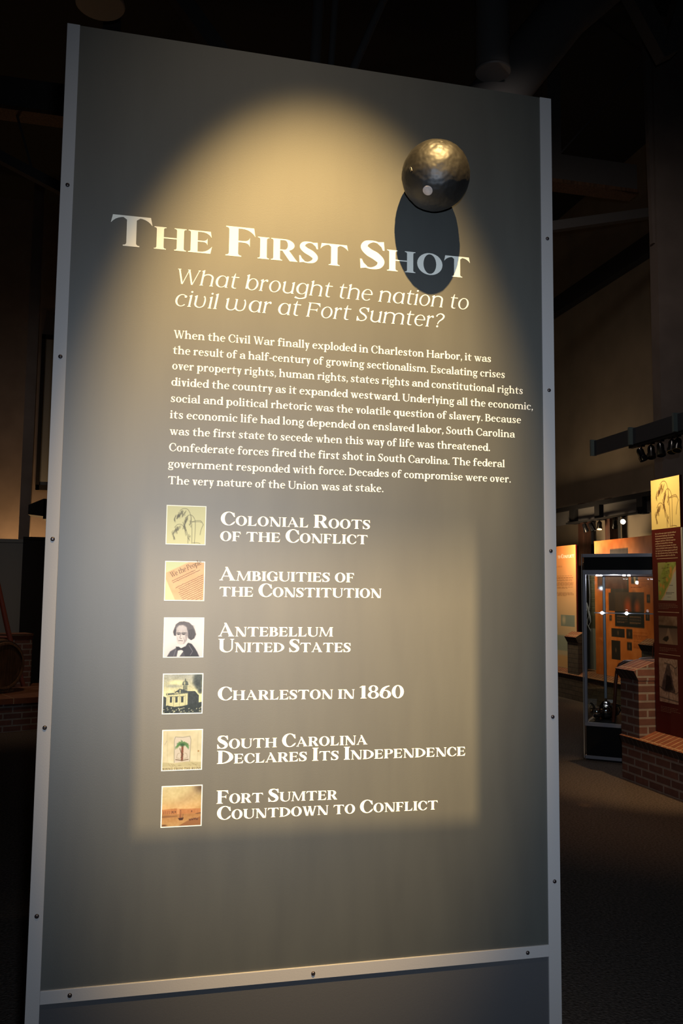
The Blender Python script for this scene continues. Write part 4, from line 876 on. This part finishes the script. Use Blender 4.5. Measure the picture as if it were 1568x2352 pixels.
MB().tube([(-.0, 0, -.38), (-.014, 0, -.43), (-.02, 0, -.475), (-.008, 0, -.5), (.004, 0, -.525), (.012, 0, -.545), (.014, 0, -.52)], .003, 8).build('cord_end', M['cord'], r, world=False)
MB().tube([(.012, 0, -.455), (-.004, 0, -.49), (-.006, 0, -.51)], .0028, 8).build('cord_end', M['cord'], r, world=False)
ware('label_card', 'small grey label card standing in the left rear of the glass case', 'card', .06, .80, [('card_face', lambda b: b.hexa([(0, 0, 0), (.10, 0, 0), (.10, .06, 0), (0, .06, 0)], [(0, .05, .12), (.10, .05, .12), (.10, .06, .12), (0, .06, .12)]), 'card')])

# ---------------------------------------------------------------- orange panels on the far plinth
XF = 6.70; FF = lambda u, v, d: (XF-.001-d, u, v)
op = thing('exhibit_panel', 'wide orange panel of small dark pictures behind the glass case', 'panel', (XF+.01, 8.65, .432))
MB().box(XF, 7.92, .432, XF+.02, 9.372, 2.331).build('panel_board', M['core'], op)
A = Art(120, 160, (226, 128, 62)); A.fuzz(4, .16); A.fuzz(7, .08); A.ell(.55, .1, .3, .05, (240, 168, 100), .8, -8, .6)
u = lambda y: (9.372-y)/1.452
v = lambda z: (2.331-z)/1.966
def blk(y0, z0, y1, z1, c, soft=0): A.poly([(u(y0), v(z0)), (u(y1), v(z0)), (u(y1), v(z1)), (u(y0), v(z1))], c, soft)
blk(8.951, 2.19, 8.487, 1.3, (70, 58, 52)); blk(9.3, 1.95, 8.53, 1.62, (92, 52, 40)); A.fuzz(30, .10)
blk(8.835, 1.572, 8.13, 1.30, (86, 66, 56)); blk(9.0, 1.56, 8.86, 1.3, (70, 56, 52)); A.ell(u(8.52), v(1.36), .05, .05, (190, 84, 50), .7); A.ell(u(8.37), v(1.42), .04, .06, (50, 40, 46), .7); A.ell(u(8.3), v(1.36), .04, .04, (176, 86, 52), .7)
blk(8.845, 1.30, 8.137, 1.085, (42, 42, 44)); A.text(u(8.8), u(8.52), v(1.235), 6, .0088, (150, 110, 88), .4); A.text(u(8.48), u(8.2), v(1.235), 7, .0088, (150, 110, 88), .4)
blk(8.43, 1.815, 8.265, 1.683, (46, 34, 28)); A.ell(u(8.345), v(1.775), .018, .014, (200, 170, 130), .4); A.poly([(u(8.365), v(1.75)), (u(8.32), v(1.75)), (u(8.33), v(1.69)), (u(8.35), v(1.69))], (226, 190, 130), 1)
A.text(u(8.25), u(8.0), v(1.80), 9, .009, (170, 84, 40), .45); A.text(u(8.44), u(8.02), v(1.64), 1, .012, (150, 70, 34))
for b in ((8.07, 1.54, 8.0, 1.425), (8.11, 1.303, 8.016, 1.19), (8.942, 1.052, 8.61, .93), (8.57, 1.057, 8.42, .926), (8.95, .88, 8.725, .61), (8.555, .877, 8.443, .765), (8.99, 1.24, 8.93, 1.16)):
    blk(*b, (52, 46, 44)); A.ell(u((b[0]+b[2])/2), v((b[1]+b[3])/2), .012, .015, (120, 92, 76), .6)
A.text(u(8.40), u(8.05), v(1.03), 14, .009, (176, 88, 42), .45)
mb = MB(); art_mesh(mb, A, FF, 9.371, 2.330, 7.921, .433); mb.build('printed_face', M['pict'], op, colors=True)
cp = thing('exhibit_panel', 'orange text panel reading Conflict at its top, on the grey brick plinth', 'panel', (XF+.01, 10.3, .432))
MB().box(XF, 9.915, .432, XF+.02, 10.90, 2.311).build('panel_board', M['red'], cp)
A = Art(70, 130, (226, 152, 92)); A.grad((218, 134, 74), (226, 178, 128), 0, .45); A.grad((226, 178, 128), (186, 178, 150), .45, 1, A.pmask([(0, .45), (1, .45), (1, 1), (0, 1)])); A.fuzz(4, .07)
A.text(.28, .93, .25, 9, .0125, (150, 96, 60), .4); A.text(.28, .93, .385, 3, .0125, (150, 100, 66), .4); A.text(.3, .72, .165, 1, .02, (186, 120, 76), .5)
A.poly([(.5, .57), (.94, .57), (.94, .66), (.5, .66)], (138, 144, 130)); A.ell(.6, .61, .05, .03, (200, 184, 150), .6); A.poly([(.3, .74), (.94, .74), (.94, .86), (.3, .86)], (150, 156, 140), 2); A.poly([(.0, .9), (1, .9), (1, 1), (0, 1)], (214, 160, 100), 8, .7)
mb = MB(); art_mesh(mb, A, FF, 10.899, 2.310, 9.917, .433); mb.build('printed_face', M['pict'], cp, colors=True)
for t, y0, wd_ in (('to', 10.487, .088), ('Conflict', 10.372, .405)):
    mb = MB(); ink(mb, [[(y0-x, 2.118+y) for x, y in q] for q in letters(t, BOLD, 0, wd_, .062, .72)], FF, .0006); mb.build('heading_word', M['film_white'], cp)
dp = thing('exhibit_panel', 'narrow dark text panel in the gap between the two orange panels', 'panel', (7.03, 9.95, 0))
MB().box(7.02, 9.45, 0, 7.04, 10.28, 2.06).build('panel_board', M['panelgrey'], dp)
A = Art(40, 60, (78, 75, 62)); A.text(.08, .92, .04, 26, .03, (128, 124, 102), .4); mb = MB(); art_mesh(mb, A, lambda a, b, d: (7.019-d, a, b), 10.2, 2.0, 9.5, 1.05); mb.build('printed_face', M['pict'], dp, colors=True)

# ---------------------------------------------------------------- timber posts, pilasters and lighting baffles of the gallery
for i, (y0, y1, lab) in enumerate(((10.33, 10.49, 'dark timber post beside the orange Conflict panel'), (9.55, 9.685, 'dark timber post rising behind the left edge of the wide orange panel'), (8.27, 8.40, 'dark timber post behind the right end of the wide orange panel'))):
    tag(MB().box(7.06, y0, 0, 7.2, y1, 3.0).build('timber_post', M['timber'], bevel=.004), lab, 'post', 'timber posts of the far gallery')
for i, (y0, y1) in enumerate(((10.52, 10.66), (9.72, 9.86), (8.44, 8.56))):
    tag(MB().box(7.26, y0, 0, 7.35, y1, 3.0).build('trim_%d' % (i+1), M['pale']), None, None, None, 'structure')
tag(MB().box(7.3, 9.0, 0, 7.35, 13.2, 2.36).build('baseboard_right', M['timber']), None, None, None, 'structure')
tag(MB().box(7.2, 6.5, 6.44, 7.35, 13.2, 6.72).build('trim_4', M['roof']), None, None, None, 'structure')
bf = thing('lighting_baffle', 'long dark blue-grey lighting baffle above the maroon panel', 'baffle', (4.4, 4.3, 2.87))
for a, b in ((5.325, 4.70), (4.672, 4.06), (4.032, 3.42)): MB().box(4.395, b, 2.865, 4.415, a, 3.005).build('baffle_board', M['baffle'], bf)
for y in (5.335, 4.686, 4.046): MB().box(4.362, y-.012, 2.862, 4.418, y+.012, 3.015).build('fin', M['fin'], bf)
MB().box(4.40, 3.42, 2.84, 4.44, 4.75, 2.866).build('track', M['matt'], bf)
for y in (3.6, 3.45): MB().tube([(4.41, y, 3.0), (4.41, y, 8.2)], .008, 8).build('hanger_rod', M['matt'], bf)
bf2 = thing('lighting_baffle', 'dark lighting baffle of open bays over the far orange panels', 'baffle', (6.9, 9.2, 2.7))
MB().box(6.86, 6.7, 2.885, 6.99, 11.4, 2.945).build('top_rail', M['matt'], bf2)
for a, b in ((11.35, 10.42), (10.24, 9.63), (9.50, 8.5), (8.4, 7.4)): MB().box(6.93, b, 2.67, 6.95, a, 2.885).build('baffle_board', M['beam'], bf2)
for y in (11.1, 10.33, 9.565, 8.45, 7.3): MB().box(6.86, y-.07, 2.66, 6.97, y+.07, 2.885).build('fin', M['matt'], bf2)
MB().box(6.80, 8.4, 2.655, 6.86, 10.4, 2.68).build('track', M['matt'], bf2)
MB().box(6.80, 8.4, 2.68, 6.93, 8.44, 2.70).build('track', M['matt'], bf2); MB().box(6.80, 10.3, 2.68, 6.93, 10.34, 2.70).build('track', M['matt'], bf2)
for y in (11.2, 7.0): MB().tube([(6.92, y, 2.94), (6.92, y, 8.2)], .01, 8).build('hanger_rod', M['matt'], bf2)
def track_head(label, base, aim, lens='dark', group='track spotlights', big=1.0):
    """Black cylinder spotlight: adapter on the track, yoke, can with a stepped collar and its lens."""
    r = thing('track_spotlight', label, 'spotlight', base, 0, group); d = Vector(aim).normalized(); p = Vector((0, 0, -.075*big)); s = big
    MB().box(-.016, -.03, -.014, .016, .03, .002).build('adapter', M['can'], r, world=False)
    MB().tube([(0, 0, -.01), (0, 0, -.045*s)], .007, 8).build('stem', M['can'], r, world=False)
    MB().lathe([(.0, -.055*s), (.022*s, -.053*s), (.030*s, -.035*s), (.030*s, .02*s), (.036*s, .024*s), (.036*s, .06*s), (.033*s, .06*s), (.032*s, .045*s)], 22, 0, p, d).build('can', M['can'], r, world=False)
    MB().lathe([(0, .046*s), (.032*s, .046*s)], 22, 0, p, d).build('lens', M[lens], r, world=False)
    return r
NEAR = [((4.42, 4.585, 2.84), (.25, -.3, -1), 'leftmost black spotlight under the dark baffle by the maroon panel'), ((4.42, 4.44, 2.84), (-.2, -.35, -1), 'second black spotlight from the left under the near baffle'),
        ((4.42, 4.305, 2.84), (-.1, -.3, -1), 'middle black spotlight hanging under the near baffle'), ((4.42, 4.15, 2.84), (-.3, -.3, -1), 'black spotlight just above the left of the rice drawing'), ((4.42, 4.075, 2.84), (-.4, -.35, -1), 'rightmost black spotlight above the rice drawing')]
for b, a, l in NEAR: track_head(l, b, a, 'dark', 'spotlights under the near baffle')
FAR = [((6.83, 9.85, 2.655), (.35, -.1, -1), 'dark', 'leftmost small spotlight on the far track'), ((6.83, 9.66, 2.655), (.3, -.35, -1), 'dark', 'second small spotlight on the far track'),
       ((6.83, 9.44, 2.655), (-.25, -.35, -1), 'warmlens', 'small spotlight with a glowing lens on the far track'), ((6.83, 9.02, 2.655), (.3, .5, -1), 'dark', 'small dark spotlight just left of the glaring lamp')]
for b, a, ln, l in FAR: track_head(l, b, a, ln, 'spotlights on the far track', 1.15)
g = track_head('glaring lit spotlight facing the camera on the far track', (6.83, 8.80, 2.655), (-.62, -.78, -.16), 'lampglow', 'spotlights on the far track', 1.0)

# ---------------------------------------------------------------- left of the panel: barrel, pole, brick, display boards
la = radians(22)
lp = thing('brick_plinth', 'low dark brick plinth under the old barrel at the left', 'brick wall', (-1.03, 8.16, 0), la)
MB().box(-1.6, 0, 0, .8, 1.45, .30).build('low_wall', M['brick'], lp, world=False)
mb = MB(); mb.box(-1.6, -.02, .30, .8, 1.45, .36); mb.build('ledge', M['rowlock'], lp, world=False)
MB().box(-.32, 1.12, .36, .5, 1.44, .93).build('pier', M['brick'], lp, world=False)
MB().hexa([(-.32, 1.12, .93), (.5, 1.12, .93), (.5, 1.44, .93), (-.32, 1.44, .93)], [(-.36, 1.07, 1.0), (.5, 1.07, 1.0), (.5, 1.44, 1.0), (-.36, 1.44, 1.0)]).build('pier_cap', M['rowlock'], lp, world=False)
br = thing('barrel', 'old wooden barrel lying on the brick plinth at the left edge', 'barrel', (-1.17, 8.60, .36), radians(48))
MB().lathe([(.262, -.25), (.30, -.14), (.310, 0), (.30, .14), (.262, .25), (.24, .25), (.24, .225), (0, .225)], 40, 0, (0, .26, .315), (0, -1, 0)).build('staves', M['oak'], br, world=False)
for h, rr in ((-.21, .281), (-.10, .307), (.10, .307), (.21, .281)): MB().lathe([(rr-.006, h-.018), (rr+.003, h-.018), (rr+.003, h+.018), (rr-.006, h+.018)], 40, 0, (0, .26, .315), (0, -1, 0)).build('hoop', M['hoop'], br, world=False)
MB().lathe([(0, .229), (.238, .229)], 40, 0, (0, .26, .315), (0, -1, 0)).build('barrel_head', M['oak'], br, world=False)
MB().box(-.2, .10, 0.002, .2, .15, .03).build('chock', M['oak'], br, world=False); MB().box(-.2, .38, 0.002, .2, .43, .03).build('chock', M['oak'], br, world=False)
po = tag(MB().tube([(-1.52, 9.06, 2.0), (-1.375, 9.06, 1.63), (-1.27, 9.06, 1.20), (-1.20, 9.06, .93), (-1.03, 9.06, .395)], [.022, .026, .03, .03, .026], 12).build('wooden_pole', M['redwood']), 'reddish wooden pole leaning behind the old barrel', 'pole')
MB().tube([(-1.7, 9.06, .985), (-1.22, 9.06, .97)], .018, 10).build('cross_bar', M['redwood'], po)
da = thing('display_board', 'grey display board behind the barrel at the left edge', 'panel', (-1.5, 9.3, 0))
MB().box(-2.6, 9.98, 0, -1.21, 10.02, 2.19).build('board', M['panelgrey'], da); MB().box(-2.6, 9.975, 2.15, -1.21, 10.025, 2.195).build('board_cap', M['panelgrey'], da)
db = thing('display_board', 'black display board tucked behind the silver left strip', 'panel', (-1.0, 9.9, 0))
MB().box(-1.205, 9.9, 0, -.5, 9.96, 2.215).build('board', M['matt'], db); MB().box(-1.205, 9.96, 0, -1.165, 10.6, 2.19).build('side_board', M['panelgrey'], db)
MB().box(-1.205, 9.895, 2.19, -.5, 9.965, 2.225).build('board_cap', M['matt'], db)
tag(MB().box(-1.56, 12.3, 0, -1.40, 12.42, 8.2).build('trim_5', M['wall']), None, None, None, 'structure')
lf = thing('track_box', 'black hanging light box left of the panel strip', 'light fitting', (-1.1, 11.0, 2.6))
MB().hexa([(-1.33, 11.4, 2.64), (-.7, 11.4, 2.58), (-.7, 11.8, 2.58), (-1.33, 11.8, 2.64)], [(-1.33, 11.4, 2.78), (-1.12, 11.4, 2.88), (-1.12, 11.8, 2.88), (-1.33, 11.8, 2.78)]).build('housing', M['matt'], lf)
MB().box(-1.12, 11.4, 2.58, -.6, 11.8, 2.88).build('housing_end', M['matt'], lf); MB().tube([(-.9, 11.6, 2.87), (-.9, 11.6, 8.2)], .012, 8).build('hanger_rod', M['matt'], lf)
wf = thing('framed_board', 'tall black framed board high on the left wall', 'framed board', (-.9, 13.1, 4.4))
for a in ((-1.43, 13.12, 3.2, -1.37, 13.2, 5.85), (-1.43, 13.12, 5.77, -.3, 13.2, 5.85), (-1.43, 13.12, 3.2, -.3, 13.2, 3.28), (-.36, 13.12, 3.2, -.3, 13.2, 5.85)): MB().box(*a).build('frame_rail', M['matt'], wf)
MB().box(-1.38, 13.15, 3.27, -.35, 13.2, 5.78).build('board_face', M['panelgrey'], wf)

# ---------------------------------------------------------------- roof timbers, ducts, conduits
tr = thing('roof_truss', 'dark timber roof truss spanning the hall behind the tall panel', 'truss', (2.5, 7, 6.4))
MB().box(-9, 6.93, 6.385, 5.95, 7.07, 6.735).build('bottom_chord', M['beam'], tr); MB().box(-9, 6.88, 6.36, 5.95, 7.12, 6.40).build('flange', M['oak'], tr)
for a, b, w in (((-2.6, 7, 6.5), (-.15, 7, 5.42), .10), ((4.6, 7, 5.80), (6.4, 7, 6.24), .11)): MB().bar(a, b, .1, w).build('knee_brace', M['beam'], tr)
MB().bar((4.93, 7, 6.73), (6.15, 7, 8.15), .02, .02).build('tie_rod', M['beam'], tr); MB().bar((-1.12, 7, 6.4), (-.93, 7, 5.78), .025, .025).build('tie_rod', M['beam'], tr)
MB().box(4.78, 6.93, 6.735, 4.95, 7.07, 8.2).build('king_post', M['beam'], tr); MB().box(-.3, 6.93, 6.735, -.12, 7.07, 8.2).build('king_post', M['beam'], tr)
MB().bar((.05, 5.3, 7.2), (1.2, 5.3, 5.75), .14, .14).build('diagonal_brace', M['beam'], tr)
b2 = thing('roof_brace', 'dark diagonal roof brace in the top right corner', 'brace', (5, 5, 7))
MB().bar((4.45, 5, 7.75), (5.06, 5, 6.74), .14, .18).build('brace', M['beam'], b2); MB().bar((5.3, 5, 7.6), (5.04, 5, 6.8), .12, .16).build('brace', M['beam'], b2); MB().bar((4.45, 5, 7.7), (4.3, 5, 8.2), .14, .16).build('brace', M['beam'], b2); MB().bar((5.28, 5, 7.55), (5.4, 5, 8.2), .14, .16).build('brace', M['beam'], b2)
tag(MB().hexa([(5.75, 6.34, 5.5), (5.8, 6.34, 5.5), (5.8, 6.4, 5.5), (5.75, 6.4, 5.5)], [(5.7, 6.34, 8.2), (5.8, 6.34, 8.2), (5.8, 6.4, 8.2), (5.7, 6.4, 8.2)]).build('trim_6', M['wall']), None, None, None, 'structure')
def duct_drop(label, x, y, z, r):
    d = thing('ceiling_duct', label, 'duct', (x, y, z), 0, 'round ceiling ducts')
    MB().lathe([(r*.98, .02), (r*.98, 8.2-z)], 30, 0, (x, y, z)).build('duct_pipe', M['duct'], d)
    MB().lathe([(r*1.02, 0), (r*1.06, .012), (r*1.02, .03), (r*.9, .03), (r*.9, .01)], 30, 0, (x, y, z)).build('diffuser_rim', M['duct'], d)
    for k in range(3): q = r*(.78-.22*k); MB().lathe([(q, .0), (q-.05*r, .03), (q-.12*r, .045), (q-.06*r, .03)], 28, 0, (x, y, z+.012)).build('diffuser_ring', M['duct'], d)
    MB().lathe([(0, .04), (r*.9, .045)], 28, 0, (x, y, z+.06)).build('diffuser_back', M['matt'], d)
duct_drop('round drop duct with ringed diffuser above the cannonball', 3.245, 5.0, 6.30, .155)
duct_drop('round drop duct with ringed diffuser above the left corner of the panel', -.222, 5.0, 6.33, .19)
bd = tag(MB().tube([(5.2, 5.6, 8.35), (4.25, 5.5, 7.4), (3.55, 5.4, 6.45), (3.0, 5.3, 5.75), (2.5, 5.25, 5.3)], .26, 24).build('ceiling_duct', M['duct']), 'wide dark duct slanting down behind the drop duct', 'duct')
for i, (x0, x1, y, w, lab) in enumerate(((2.35, 1.72, 5.0, .035, 'thin conduit slanting at the top centre, rightmost of the bundle'), (1.80, 1.72, 5.1, .03, 'thin upright conduit, middle of the bundle at the top centre'), (1.66, 1.60, 5.2, .05, 'thick upright conduit, leftmost of the bundle at the top centre'))):
    tag(MB().tube([(x0+(.62 if i == 0 else 0), y, 8.2), (x0, y, 7.2), (x1, y, 5.6), (x1, y, 5.2)], w, 12).build('conduit', M['duct']), lab, 'conduit', 'conduits at the top centre')
# the framing spotlight over the visitor's head: housing, shutter plate with its cut opening, yoke
fp = thing('framing_spotlight', 'black framing spotlight on a ceiling pipe above the photographer', 'spotlight', PROJ+Vector((0, .1, .1)))
TL, TR, BR_, BL = [PROJ+(Vector(c)-PROJ)*.09 for c in ((.203, 0, 2.0), (1.007, 0, 2.0), (1.006, 0, 1.013), (.208, 0, 1.020))]
ya = TL.y; cx0 = .62; cz0 = PROJ.z-.38
O = [Vector((PROJ.x-.13, ya, cz0+.14)), Vector((PROJ.x+.13, ya, cz0+.14)), Vector((PROJ.x+.13, ya, cz0-.14)), Vector((PROJ.x-.13, ya, cz0-.14))]
mb = MB(); I = [TL, TR, BR_, BL]
mb.add(O+I, [(0, 1, 5, 4), (1, 2, 6, 5), (2, 3, 7, 6), (3, 0, 4, 7)]); mb.build('shutter_plate', M['matt'], fp)
B = [Vector((PROJ.x-.13, PROJ.y-.12, PROJ.z+.18)), Vector((PROJ.x+.13, PROJ.y-.12, PROJ.z+.18)), Vector((PROJ.x+.13, PROJ.y-.12, PROJ.z-.16)), Vector((PROJ.x-.13, PROJ.y-.12, PROJ.z-.16))]
mb = MB(); mb.add(O+B, [(0, 1, 5, 4), (1, 2, 6, 5), (2, 3, 7, 6), (3, 0, 4, 7), (4, 5, 6, 7)]); mb.build('housing', M['matt'], fp)
q = PROJ+(Vector((.6, 0, 1.69))-PROJ)*.021; MB().box(PROJ.x-.10, q.y-.001, q.z, PROJ.x+.10, q.y+.001, q.z+.12).build('upper_shutter', M['matt'], fp)
MB().tube([(PROJ.x, PROJ.y, PROJ.z+.15), (PROJ.x, PROJ.y, 8.2)], .02, 10).build('pipe', M['matt'], fp)
